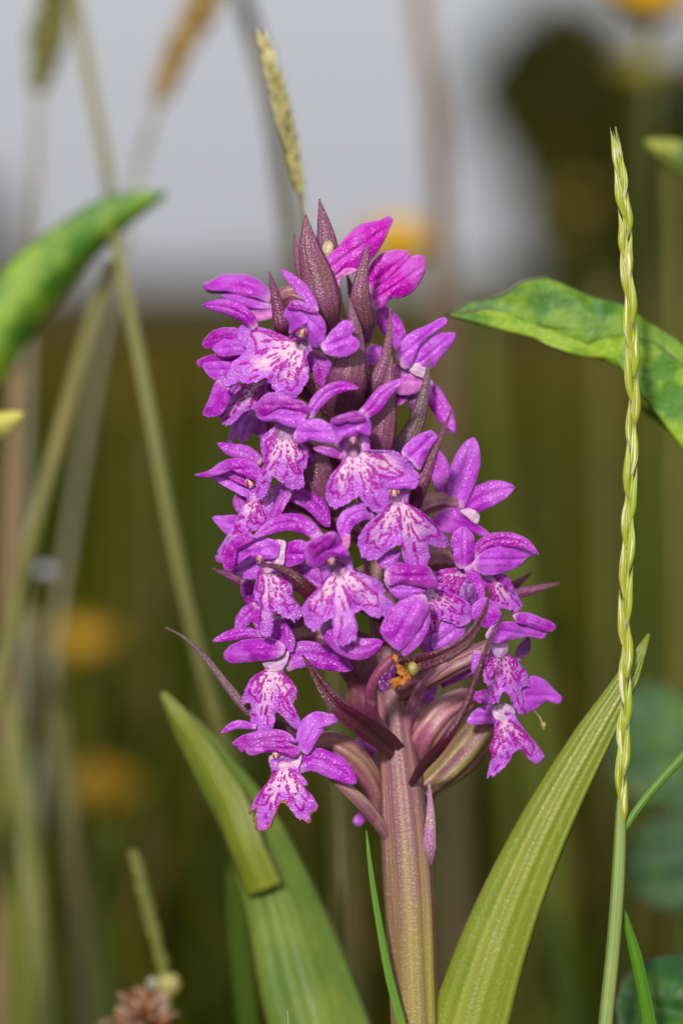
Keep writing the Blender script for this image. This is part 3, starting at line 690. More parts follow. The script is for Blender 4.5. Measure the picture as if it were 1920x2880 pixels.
# ---- flower at right of the upper spike
f = Flower('A', (1225, 970), 30)
f.sp([(1010, 620), (1070, 700, 10), (1130, 800, 10), (1160, 900)], 58, 'v', -40)
f.pt([(1122, 905), (1150, 830), (1200, 780), (1290, 738), (1400, 700), (1411, 715), (1385, 738), (1310, 790), (1250, 860), (1215, 940), (1185, 980), (1150, 960)], 'l', 30, name='sepal', bulge=0.3, axis=-40)
f.pt([(1205, 960), (1240, 880), (1300, 815), (1345, 780), (1400, 775), (1452, 785), (1450, 805), (1420, 850), (1370, 910), (1300, 985), (1240, 1000)], 'l', 0, name='sepal', bulge=0.35, axis=-40)
f.pt([(1180, 960), (1230, 940), (1300, 975), (1290, 1020), (1230, 1010)], 'w', 20, bulge=0.3)
f.pt([(1110, 950), (1190, 965), (1290, 985), (1300, 1060), (1250, 1100), (1180, 1120), (1115, 1110)], 'p', 5, bulge=0.3, name='lip')
f.sp([(1290, 60), (1350, 170), (1405, 270), (1445, 350)], 50, 'v', -25, zone='B')
f.sp([(1190, 70), (1215, 150), (1210, 245)], 24, 'd', -30, zone='B')
f.sp([(1130, 60), (1160, 110), (1130, 200)], 40, 'v', -20, zone='B')
f = Flower('A', (990, 930), 40); f.sp([(970, 850), (1010, 900), (1035, 985)], 52, 'l')

# ---- hooded flower on the left of centre
f = Flower('B', (510, 330), 300)
f.lip((515, 335), [(472, 288), (520, 292), (560, 318), (558, 385), (605, 405), (635, 440), (638, 505), (612, 560), (612, 650), (580, 662), (530, 650), (490, 625), (445, 590), (420, 650), (400, 705), (370, 712), (352, 650), (365, 590), (400, 510), (380, 440), (390, 370), (440, 325)], 100, 0, slope=(0.3, -0.05), fr=30, fd=30, palek=1.1)
f.pt([(352, 240), (365, 175), (410, 135), (460, 125), (560, 160), (630, 190), (640, 235), (600, 230), (520, 210), (440, 225), (380, 260)], 'm', 45, name='hood', bulge=0.4, slope=(0.3, -0.2))
f.pt([(355, 255), (400, 225), (470, 200), (560, 205), (635, 225), (620, 280), (578, 320), (520, 305), (450, 278), (400, 282)], 'l', 38, name='hood', bulge=0.4, slope=(0.3, 0.1))
f.sp([(640, 265), (690, 180), (770, 110), (850, 92), (918, 103)], 38, 'v', 40, roll=(20, 0), prof=lambda v: profile(v, 0.7, 0.5, 2, 0.9))
f.pt([(558, 392), (568, 340), (612, 285), (690, 270), (760, 300), (790, 350), (788, 402), (730, 402), (650, 385), (600, 402)], 'l', 62, name='sepal', bulge=0.3, axis=0)

# ---- the open flower facing the viewer
f = Flower('B', (890, 440), 360)
f.lip((890, 442), [(855, 350), (805, 380), (815, 440), (825, 495), (800, 560), (755, 600), (738, 665), (745, 740), (782, 762), (850, 735), (920, 706), (955, 750), (1000, 780), (1040, 796), (1075, 745), (1090, 690), (1072, 630), (1150, 628), (1215, 628), (1247, 590), (1230, 550), (1180, 495), (1130, 455), (1050, 450), (985, 440), (975, 390), (945, 348), (900, 335)], 78, 0, fr=25, fd=42, slope=(-0.05, 0.05))
f.pt([(763, 282), (800, 262), (850, 240), (930, 232), (975, 275), (987, 320), (975, 365), (940, 338), (900, 366), (845, 374), (812, 392), (793, 420), (788, 350)], 'l', 52, name='hood', bulge=0.45, slope=(0, -0.25))
f.pt([(765, 282), (850, 242), (930, 234), (955, 262), (900, 290), (850, 285), (810, 300)], 'm', 82, name='petal', bulge=0.3, slope=(0, -0.4))
f.column((888, 388), 44, 0.6)
f.sp([(935, 255), (985, 215), (1060, 125), (1178, 45)], 44, 'v', 0, roll=(15, -10), prof=lambda v: profile(v, 0.7, 0.4, 1.6, 0.9))
f.sp([(825, 478, -10), (750, 450), (668, 432)], 24, 'm', 10)
f.pt([(1152, 455), (1205, 385), (1270, 350), (1325, 337), (1350, 360), (1310, 430), (1280, 490), (1250, 550), (1210, 510)], 'l', -40, name='sepal', bulge=0.25, axis=-45)

# ---- left flower with long pointed hood
f = Flower('B', (340, 660), 150)
f.pt([(12, 580), (60, 570), (110, 545), (160, 510), (250, 488), (330, 505), (385, 560), (375, 620), (330, 560), (250, 545), (180, 560), (110, 590), (60, 592)], 'v', 20, name='hood', bulge=0.35, slope=(0.4, -0.2))
f.pt([(100, 590), (160, 550), (240, 545), (320, 570), (365, 630), (350, 690), (300, 702), (230, 670), (150, 625)], 'l', -18, name='hood', bulge=-0.2, slope=(0.4, 0))
f.column((320, 620), 10, 0.9, rot=-20)
f.pt([(190, 580), (240, 575), (285, 600), (300, 640), (260, 625), (215, 600)], 'k', 0, bulge=0.2)
f.sp([(385, 510), (300, 460), (210, 440), (142, 405)], 40, 'v', -30, cup=0.6)
f.sp([(260, 680), (270, 740), (290, 800)], 42, 'm', -60)
f.pt([(114, 815), (180, 805), (255, 808), (250, 860), (205, 908), (150, 865)], 'l', -75, bulge=0.25, name='sepal')
f.lip((340, 690), [(305, 690), (340, 660), (385, 680), (448, 728), (445, 800), (430, 860), (390, 888), (330, 892), (275, 925), (225, 965), (195, 1015), (138, 1012), (185, 965), (225, 880), (255, 800), (300, 740)], 112, 30, slope=(0.45, 0), fr=22, fd=15, palek=0.75)
f.sp([(553, 658), (500, 715), (465, 790), (432, 855)], 34, 'm', 70, roll=(30, 30))
f.sp([(430, 700, -10), (560, 680), (680, 745), (755, 868)], 52, 'v', 25, cup=0.5, prof=lambda v: profile(v, 0.8, 0.5, 3, 0.7))
f.pt([(440, 640), (520, 640), (500, 740), (450, 780), (430, 720)], 'v', 0, bulge=0.2)

# ---- next flower down on the left
f = Flower('B', (420, 1050), 250)
f.sp([(705, 935), (640, 870), (530, 840), (430, 870), (335, 928)], 46, 'v', 55, cup=0.5, prof=lambda v: profile(v, 0.6, 0.4, 2, 0.75))
f.pt([(172, 1050), (182, 1000), (235, 930), (325, 900), (350, 930), (300, 945), (250, 985), (235, 1060), (222, 1108), (185, 1105)], 'm', 25, name='hood', bulge=0.3, slope=(.4, 0))
f.pt([(235, 1020), (270, 955), (340, 925), (430, 930), (480, 960), (470, 1035), (400, 1042), (320, 1035), (262, 1052), (228, 1090)], 'l', 15, name='hood', bulge=0.4, slope=(.3, -0.1))
f.pt([(455, 940), (515, 945), (512, 1000), (495, 1085), (450, 1100), (465, 1030)], 'w', 25, bulge=0.2, name='column')
f.pt([(512, 975), (550, 945), (630, 948), (648, 1000), (620, 1050), (560, 1080), (490, 1088)], 'v', 22, bulge=0.3, name='sepal', axis=0)
f.lip((410, 360), [(365, 345), (455, 345), (440, 378), (505, 412), (545, 475), (560, 560), (612, 640), (575, 678), (512, 668), (450, 625), (447, 715), (428, 772), (382, 768), (375, 680), (380, 600), (345, 545), (358, 450)], 82, 30, zone='C', slope=(0.25, 0), fr=24, fd=20, palek=0.95)
f.column((372, 340), 42, 0.6, zone='C')
f.pt([(215, 410), (270, 345), (372, 330), (368, 440), (310, 450), (250, 430)], 'l', -60, zone='C', bulge=0.2)
f.pt([(510, 385), (600, 365), (700, 395), (735, 470), (660, 520), (570, 440)], 'v', -60, zone='C', bulge=0.2, name='sepal')
bract('C', [(735, 640, -120), (665, 545, -20), (600, 470), (520, 405), (440, 375), (357, 367)], 46, 'd', 350, vm=0.38, b=0.5, q=1.1)
bract('C', [(330, 480), (230, 440), (112, 388)], 26, 'e', 10)
f = Flower('C', (330, 560), 40)
f.sp([(290, 450), (320, 520), (350, 610)], 48, 'm').sp([(360, 590), (300, 650), (240, 728)], 44, 'v', 12)
f.sp([(360, 600), (365, 660), (372, 735)], 34, 'v', 20).pt([(130, 325), (180, 318), (230, 335), (190, 352), (140, 350)], 'v', -30)

# ---- the large flower low in the middle
f = Flower('C', (800, 370), 390)
f.lip((802, 388), [(760, 330), (705, 355), (705, 400), (722, 440), (700, 500), (640, 560), (610, 600), (618, 680), (640, 718), (672, 732), (725, 695), (772, 662), (778, 750), (800, 795), (832, 812), (892, 780), (912, 730), (892, 655), (940, 622), (990, 657), (1085, 640), (1113, 590), (1070, 545), (1045, 475), (970, 432), (892, 402), (880, 345), (855, 308), (805, 312)], 84, 0, fr=29, fd=48, slope=(0.0, 0.05))
f.pt([(622, 262), (690, 220), (790, 193), (818, 240), (862, 322), (832, 318), (790, 322), (745, 345), (690, 378), (640, 375), (628, 330)], 'v', 52, name='hood', bulge=0.45, slope=(0.1, -0.25))
f.pt([(640, 262), (700, 222), (788, 197), (770, 250), (720, 290), (660, 320)], 'm', 80, bulge=0.3, slope=(0.1, -0.4))
f.column((768, 350), 46, 0.6, rot=10)
f.sp([(740, 690, -10), (810, 790), (920, 835), (1052, 792)], 66, 'v', -60, prof=lambda v: profile(v, 0.7, 0.5, 2, 0.7), roll=(20, 0))

# ---- flower right of it
f = Flower('C', (1140, 10), 330)
f.lip((1135, 5), [(1085, -25), (1140, -55), (1185, -45), (1192, 40), (1250, 72), (1325, 130), (1340, 172), (1405, 228), (1415, 255), (1352, 278), (1300, 258), (1306, 330), (1285, 388), (1222, 402), (1175, 360), (1145, 255), (1080, 292), (1010, 342), (935, 322), (912, 260), (935, 180), (1030, 105), (1078, 60)], 84, 0, slope=(-0.3, 0), fr=24, fd=20, palek=1.0)
f.pt([(1068, 640), (1130, 598), (1200, 590), (1245, 612), (1228, 655), (1180, 650), (1110, 655)], 'l', 30, zone='B', name='hood', bulge=0.3)
f.column((1112, 668), 16, 0.95, zone='B')
f.sp([(1010, 85, -20), (920, 78), (850, 130), (838, 250)], 52, 'l', -10, cup=0.5, prof=lambda v: profile(v, 0.7, 0.45, 2, 0.8))
f.sp([(860, 200), (850, 240), (850, 290)], 20, 'p', 5)
f.pt([(1015, 340), (1060, 310), (1145, 290), (1120, 360), (1065, 392)], 'v', -50)
# bud under it
f = Flower('C', (1060, 440), 310, ov=[(900, 480, -280), (940, 430, -60), (1000, 415, -10), (1080, 440, -10)], ow=22)
f.pt([(1058, 440), (1075, 390), (1130, 360), (1200, 370), (1300, 378), (1330, 420), (1350, 465), (1330, 492), (1240, 485), (1150, 470), (1080, 480)], 'm', 20, name='hood', bulge=0.5, axis=0)
f.pt([(1060, 450), (1110, 470), (1200, 482), (1300, 490), (1280, 520), (1210, 545), (1150, 562), (1090, 515)], 'l', 5, name='sepal', bulge=0.4, axis=0)
# drooping bud with the dried remains
f = Flower('C', (1130, 850), 330, ov=[(1050, 1330, -290), (1000, 1230, -200), (945, 1100, -40), (975, 970, 0), (1060, 890, 0), (1140, 845, 0)], ow=40, oc=(0.25, 0.09, 0.09))
f.pt([(1042, 750), (1065, 650), (1120, 590), (1190, 548), (1285, 538), (1302, 585), (1262, 700), (1195, 790), (1140, 842), (1085, 810)], 'v', 25, name='sepal', bulge=0.4, axis=120)
f.pt([(1150, 850), (1195, 785), (1262, 690), (1300, 590), (1308, 690), (1280, 770), (1230, 830), (1165, 870)], 'v', 8, name='sepal', bulge=0.3, axis=120)
tube('ovary_strand', zp('C', [(1050, 1290, 120), (985, 1150, 250), (1000, 1020, 300), (1060, 930, 310), (1130, 870, 310)]), [18, 17, 16, 17, 12], 'ovary', f.o, (0.22, 0.04, 0.09), ns=12)
f.pt([(1228, 425), (1262, 370), (1305, 350), (1312, 420), (1292, 495), (1242, 512)], 'd', -15, zone='E', name='petal', bulge=0.3)
wz = zp('E', [(1308, 318), (1330, 360), (1348, 402), (1378, 432), (1362, 462), (1322, 470), (1292, 492)], 335)
wx, wf, wu = tubemesh(wz, [6, 9, 12, 13, 9, 16, 10], ns=12, nv=40, flat=0.45, rib=0.2, nrib=5, twist=1.3)
wx = wx + (np.stack([vnoise(wx[:, 0] / 7, wx[:, 1] / 7, k) for k in (1, 2, 3)], -1) - 0.5) * 14
mesh_obj('withered_petal', P2W(wx), wf, 'withered', f.o, {'uvp': wu}, (0.62, 0.22, 0.04))
aph = zp('E', [(1413, 392)], 350)[0]
AP = thing('aphid', 'tiny pale green rounded aphid on the orange withered petal', 'insect', P2W(aph + [0, 14, -6]))
blob('body', aph, (15, 20, 13), 'waxy', AP, (0.46, 0.42, 0.10), 2, rot=-12, lump=0.1)
for k in (-1, 1):
    for j in (-8, 0, 8):
        tube('leg', [aph + [k * 9, j, 0], aph + [k * 20, j - 5, 4], aph + [k * 23, j + 5, -8]], [1.3, 1.1, .8], 'waxy', AP, (0.35, 0.3, 0.1), ns=5, nv=6)
    tube('antenna', [aph + [k * 4 - 4, -18, 3], aph + [k * 8 - 6, -26, 6], aph + [k * 12 - 8, -32, 6]], [.9, .8, .6], 'waxy', AP, (0.35, 0.3, 0.1), ns=5, nv=6)

# ---- right side of the spike
f = Flower('D', (660, 520), 0, ov=[(180, 640, 20), (330, 590, 30), (430, 530, 30), (540, 495, 20), (670, 510, 0)], ow=22, oc=(0.33, 0.13, 0.15))
f.sp([(600, 470), (575, 380), (555, 260), (530, 150)], 62, 'v', -30, prof=lambda v: profile(v, 0.6, 0.5, 2.2, 0.65))
f.sp([(665, 535), (690, 400), (735, 230), (780, 72)], 92, 'l', 15, prof=lambda v: profile(v, 0.5, 0.5, 2.2, 0.65))
f.sp([(690, 590), (790, 490), (900, 440), (1048, 400)], 82, 'v', 0, prof=lambda v: profile(v, 0.6, 0.5, 2.2, 0.7))
f.pt([(510, 600), (560, 555), (640, 535), (730, 560), (800, 640), (885, 715), (840, 722), (760, 690), (640, 705), (560, 690)], 'v', 8, name='lip', bulge=0.2)
f.pt([(690, 555), (760, 545), (815, 590), (800, 640), (740, 600)], 'w', 20, bulge=0.25)
f = Flower('D', (720, 920), 110, ov=[(230, 960, -90), (400, 900, 0), (520, 880, 10), (660, 905, 10)], ow=26, oc=(0.36, 0.15, 0.14))
f.pt([(640, 860), (628, 760), (650, 695), (705, 662), (770, 710), (782, 800), (775, 880), (740, 935), (680, 935)], 'v', 30, name='petal', bulge=0.3, axis=-90)
f.sp([(770, 870), (860, 770), (1000, 745), (1110, 770), (1208, 845)], 48, 'm', 15, prof=lambda v: profile(v, 0.6, 0.4, 2, 0.8))
f.pt([(765, 925), (800, 860), (880, 810), (980, 790), (1090, 800), (1180, 845), (1140, 862), (1090, 912), (960, 965), (850, 980)], 'l', 8, name='sepal', bulge=0.3, axis=0)
f.sp([(740, 920), (785, 1000), (820, 1100), (800, 1220)], 38, 'v', 40, prof=lambda v: profile(v, 0.8, 0.4, 2, 0.8))
f.lip((700, 965), [(490, 1000), (560, 950), (640, 935), (720, 945), (748, 990), (735, 1035), (695, 1060), (695, 1120), (650, 1155), (600, 1105), (520, 1075)], 150, 0, fr=14, fd=5, palek=0.8, slope=(-0.2, 0))
f.lip((880, 985), [(840, 1000), (860, 975), (930, 975), (1010, 1030), (1070, 1125), (1092, 1200), (1060, 1235), (1000, 1205), (930, 1195), (880, 1100)], 55, -30, fr=14, fd=5, palek=0.9, slope=(-0.5, 0))
f.pt([(925, 980), (980, 975), (1030, 1050), (1040, 1100), (1000, 1060)], 'v', -45)
bract('D', [(950, 1120, 0), (1040, 1055), (1100, 1010), (1160, 965)], 30, 'e', -80)
bract('D', [(960, 1130, 0), (1060, 1105), (1200, 1070), (1348, 1032)], 30, 'e', -40)
f = Flower('D', (500, 1090), 230)
f.lip((490, 1085), [(425, 1100), (470, 1065), (560, 1080), (650, 1110), (740, 1165), (778, 1230), (758, 1290), (690, 1322), (610, 1290), (560, 1282), (548, 1350), (530, 1440), (490, 1502), (440, 1490), (425, 1440), (478, 1360), (500, 1250), (465, 1170)], 62, 0, slope=(-0.2, 0), fr=16, fd=5, palek=0.7)
f.pt([(540, 1310), (600, 1285), (720, 1315), (715, 1370), (640, 1430), (560, 1480), (520, 1480)], 'l', -35, name='lip', bulge=0.3)
f.pt([(690, 1060), (760, 1040), (790, 1150), (740, 1180), (690, 1120)], 'd', -50)
f.pt([(770, 1180), (850, 1130), (960, 1250), (860, 1330), (790, 1290)], 'v', -60)
bract('D', [(230, 1690, -260), (370, 1575, -40), (540, 1525), (710, 1430), (830, 1270), (897, 1070)], 56, 'd', 370, vm=0.46, b=0.35, q=0.9, fold=-0.25, groove=0.2, cup=0.2)
bract('D', [(330, 2420, -320), (440, 2250, -150), (600, 2060), (720, 1860), (800, 1650), (880, 1430), (960, 1285), (1038, 1213)], 32, 'd', 320, vm=0.35, b=0.3, q=1.0, fold=0.4)
f = Flower('D', (940, 1450), 130)
f.pt([(1040, 1245), (1100, 1228), (1200, 1255), (1318, 1335), (1300, 1352), (1230, 1345), (1130, 1310), (1060, 1290)], 'v', 20, name='hood', bulge=0.3, axis=20)
f.pt([(862, 1400), (880, 1330), (960, 1295), (1080, 1300), (1180, 1335), (1255, 1372), (1240, 1396), (1160, 1386), (1050, 1402), (920, 1432)], 'l', 30, name='sepal', bulge=0.3, axis=10)
f.pt([(900, 1420), (995, 1415), (1000, 1490), (950, 1530), (900, 1490)], 'w', 15, bulge=0.2, name='column')
f.lip((950, 1470), [(890, 1450), (1000, 1440), (1012, 1520), (1080, 1568), (1140, 1670), (1138, 1720), (1095, 1725), (1098, 1800), (1092, 1905), (1045, 1860), (1020, 1785), (980, 1762), (935, 1822), (872, 1835), (862, 1800), (905, 1742), (850, 1690), (848, 1600), (880, 1530)], 84, 10, slope=(-0.4, 0), fr=20, fd=12, palek=0.7)
f.sp([(800, 1480), (800, 1570), (780, 1660)], 36, 'l', -30)
f.pt([(610, 1560), (680, 1510), (770, 1520), (760, 1600), (690, 1615)], 'v', -170)
f.sp([(1060, 1540, 0), (1110, 1470), (1140, 1390)], 40, 'd', -120)
f = Flower('D', (960, 1900), 40, ov=[(420, 2420, -60), (600, 2270, -70), (750, 2120, -70), (870, 1980, -60), (950, 1900, -40)], ow=42, oc=(0.26, 0.20, 0.06))
f.pt([(1080, 1800), (1120, 1690), (1160, 1650), (1235, 1670), (1320, 1750), (1362, 1795), (1345, 1828), (1260, 1812), (1195, 1862), (1090, 1895)], 'l', 0, name='sepal', bulge=0.35, axis=0)
f.pt([(735, 1955), (780, 1880), (860, 1845), (960, 1860), (980, 1940), (880, 1962)], 'l', 10, name='sepal', bulge=0.25, axis=180)
f.pt([(800, 1760), (860, 1740), (900, 1800), (850, 1830), (800, 1810)], 'm', 5, bulge=0.2)
f.pt([(900, 1870), (980, 1830), (1050, 1880), (1020, 1960), (950, 1960)], 'w', 18, bulge=0.2, name='column')
f.lip((975, 1930), [(925, 1955), (980, 1890), (1030, 1895), (1080, 1955), (1130, 2035), (1200, 2115), (1238, 2180), (1195, 2235), (1150, 2202), (1110, 2135), (1060, 2142), (1000, 2225), (930, 2295), (868, 2314), (900, 2240), (930, 2170), (895, 2150), (910, 2050)], 80, 25, slope=(-0.35, 0), fr=16, fd=6, palek=0.8)
tube('withered_thread', zp('D', [(1150, 1850), (1195, 1895), (1222, 1935), (1236, 1985)], 45), [2, 1.6, 2, 3], 'withered', f.o, (0.55, 0.42, 0.2), ns=6)
blob('withered_anther', zp('D', [(1240, 1980)], 47)[0], (7, 11, 6), 'withered', f.o, (0.50, 0.36, 0.12), 4, lump=0.3)
# right ovary with its drooping bract, and the ones behind
f = Flower('D', (740, 1790), 180, ov=[(345, 2360, -175), (400, 2180, -80), (470, 2020, 0), (590, 1880, 0), (745, 1790, -30)], ow=36, oc=(0.48, 0.20, 0.22))
f.sp([(740, 1790), (790, 1780), (830, 1830)], 30, 'm', -60)
bract('D', [(430, 2560, -60), (480, 2440, -40), (640, 2220, -20), (800, 2060), (890, 1950)], 50, 'o', -130, vm=0.5)
bract('S', [(972, 2010, -60), (984, 1950, 0), (988, 1880, 10), (985, 1795)], 16, 'p', 45)
f = Flower('D', (450, 1790), -160); f.pt([(400, 1860), (420, 1730), (470, 1700), (540, 1720), (520, 1790), (530, 1850), (450, 1890)], 'v', 0)
tube('flower', zp('D', [(330, 2110, 10), (350, 1900, 30), (420, 1740, 60), (600, 1570, 80), (760, 1520, 60)]), [12, 15, 15, 15, 10], 'ovary', ORCH, (0.50, 0.22, 0.30), ns=12, nv=30)
f = Flower('E', (1150, 860), -140); f.pt([(1085, 820), (1120, 770), (1170, 755), (1215, 880), (1205, 1010), (1150, 920)], 'm', 0).pt([(1085, 1240), (1110, 1195), (1160, 1190), (1150, 1230), (1110, 1258)], 'v', 10)

# ---- left lower flowers
f = Flower('E', (660, 340), 140, ov=[(1200, 560, -100), (1090, 420, 20), (1000, 270, 40), (880, 212, 40), (750, 225, 10)], ow=32, oc=(0.30, 0.15, 0.12))
f.sp([(585, 205), (490, 195), (400, 212), (312, 242)], 30, 'v', 0, cup=0.6)
f.pt([(370, 325), (400, 275), (450, 245), (560, 228), (680, 238), (715, 285), (690, 325), (600, 345), (500, 355), (400, 355)], 'v', 20, name='sepal', bulge=0.4, axis=180)
f.pt([(640, 210), (648, 110), (690, 105), (735, 170), (765, 250), (750, 300), (700, 300)], 'v', 30, name='petal', bulge=0.3, axis=90)
f.sp([(700, 360, 0), (800, 315), (940, 335), (1085, 400)], 70, 'v', 20, cup=0.4, prof=lambda v: profile(v, 0.8, 0.3, 2.6, 0.7))
f.pt([(585, 345), (640, 325), (730, 300), (715, 370), (690, 400), (610, 400)], 'w', 28, bulge=0.25, name='column')
f.lip((650, 375), [(600, 372), (650, 350), (695, 365), (705, 425), (755, 475), (778, 522), (752, 600), (762, 660), (803, 712), (760, 716), (708, 668), (660, 630), (652, 690), (602, 748), (540, 738), (520, 655), (520, 590), (468, 592), (488, 520), (530, 440), (592, 410)], 95, 25, slope=(0.3, 0), fr=18, fd=10, dry=0.6, palek=0.95)
bract('E', [(850, 830, -120), (700, 710, -40), (520, 635), (400, 500), (250, 310), (140, 212), (52, 166)], 24, 'g', 60, vm=0.5, b=0.8, q=1.1)
bract('E', [(1345, 880, -330), (1285, 815, -235), (1200, 750, -120), (1105, 680, -35), (1010, 610), (915, 490), (860, 400), (803, 318)], 66, 'd', 330, vm=0.5, b=0.75, q=0.85, e=1.2, fold=-0.3, groove=0.2, cup=0.2, wav=0.08)
f = Flower('E', (690, 890), 170, ov=[(1275, 1290, -100), (1190, 1060, -20), (1080, 890, 20), (960, 815, 20), (820, 830, 0)], ow=36, oc=(0.34, 0.20, 0.12))
tube('ovary_strand', zp('E', [(1310, 1400, -10), (1225, 1250, 60), (1080, 1085, 130), (940, 975, 140)]), [8, 18, 19, 8], 'ovary', f.o, (0.36, 0.22, 0.16), ns=12)
f.sp([(550, 715), (440, 702), (355, 748)], 22, 'v', -20, cup=0.5)
f.pt([(418, 808), (450, 775), (530, 745), (630, 730), (720, 742), (775, 800), (700, 792), (580, 800), (500, 835), (460, 855), (445, 825)], 'm', 30, name='hood', bulge=0.35, slope=(.3, -.2))
f.pt([(488, 842), (520, 805), (600, 785), (710, 795), (795, 850), (765, 880), (700, 862), (630, 850), (560, 862), (520, 872)], 'm', 38, name='hood', bulge=0.35, slope=(.3, 0))
f.pt([(772, 800), (785, 715), (830, 650), (870, 632), (940, 638), (1006, 660), (995, 685), (940, 700), (905, 750), (870, 810), (830, 865), (785, 845)], 'l', 45, name='petal', bulge=0.3, axis=-60)
f.sp([(770, 930, -5), (860, 895), (980, 935), (1100, 1025)], 68, 'v', 28, cup=0.4, prof=lambda v: profile(v, 0.7, 0.4, 2.6, 0.7))
f.pt([(622, 880), (680, 855), (800, 865), (785, 935), (750, 960), (640, 950)], 'w', 20, bulge=0.2, name='column')
f.column((658, 868), 30, 0.6)
f.lip((700, 925), [(628, 905), (720, 880), (795, 890), (785, 955), (832, 1032), (795, 1055), (855, 1095), (888, 1172), (858, 1192), (842, 1248), (785, 1222), (692, 1132), (655, 1200), (612, 1282), (562, 1288), (540, 1240), (556, 1160), (515, 1190), (545, 1110), (580, 1065), (635, 975)], 95, 30, slope=(0.3, 0), fr=20, fd=10, dry=1.0, palek=1.1)

# ---- the orchid's own leaves
LF = (0.26, 0.30, 0.030)
def leaf(pts, w, color, z, name='leaf', parent=ORCH, mat='orchid_leaf', **kw):
    kw.setdefault('nv', 50); kw.setdefault('nu', 15); kw.setdefault('thick', 0.0004)
    return ribbon(name, zp('S', pts, z), w / 0.816667, mat, parent, color, **kw)
leaf([(972, 3900, -60), (985, 3100, 20), (1030, 2560, 0), (1085, 2310, 0), (1185, 2030), (1270, 1850), (1360, 1690), (1440, 1555), (1489, 1456)], 92, LF, 30, roll=(0, -12), fold=0.30, cup=0.15,
     prof=lambda v: np.interp(v, [0, .25, .5, .62, .72, .82, .9, .96, 1], [.45, .75, .98, .98, .80, .62, .46, .26, .02]))
leaf([(965, 3950, 380), (890, 3050, 240), (770, 2480, 60), (700, 2240, 20), (640, 2040), (570, 1880), (480, 1740), (372, 1590, -30)], 128, (0.13, 0.21, 0.022), -640, roll=(-10, 10), fold=0.35, cup=0.1, wav=0.04, seed=4,
     prof=lambda v: np.interp(v, [0, .3, .55, .7, .8, .9, .96, 1], [.4, .8, 1, .85, .6, .42, .25, .04]))
leaf([(606, 2045, 10), (570, 1960, 20), (530, 1850, 10), (470, 1740), (425, 1670), (374, 1592, -10)], 50, (0.24, 0.27, 0.025), -600, roll=(-25, -20), fold=0.1, cup=0.5, wav=0.10, seed=5, prof=lambda v: np.interp(v, [0, .15, .4, .7, .9, 1], [.9, .85, .8, .55, .40, .10]))

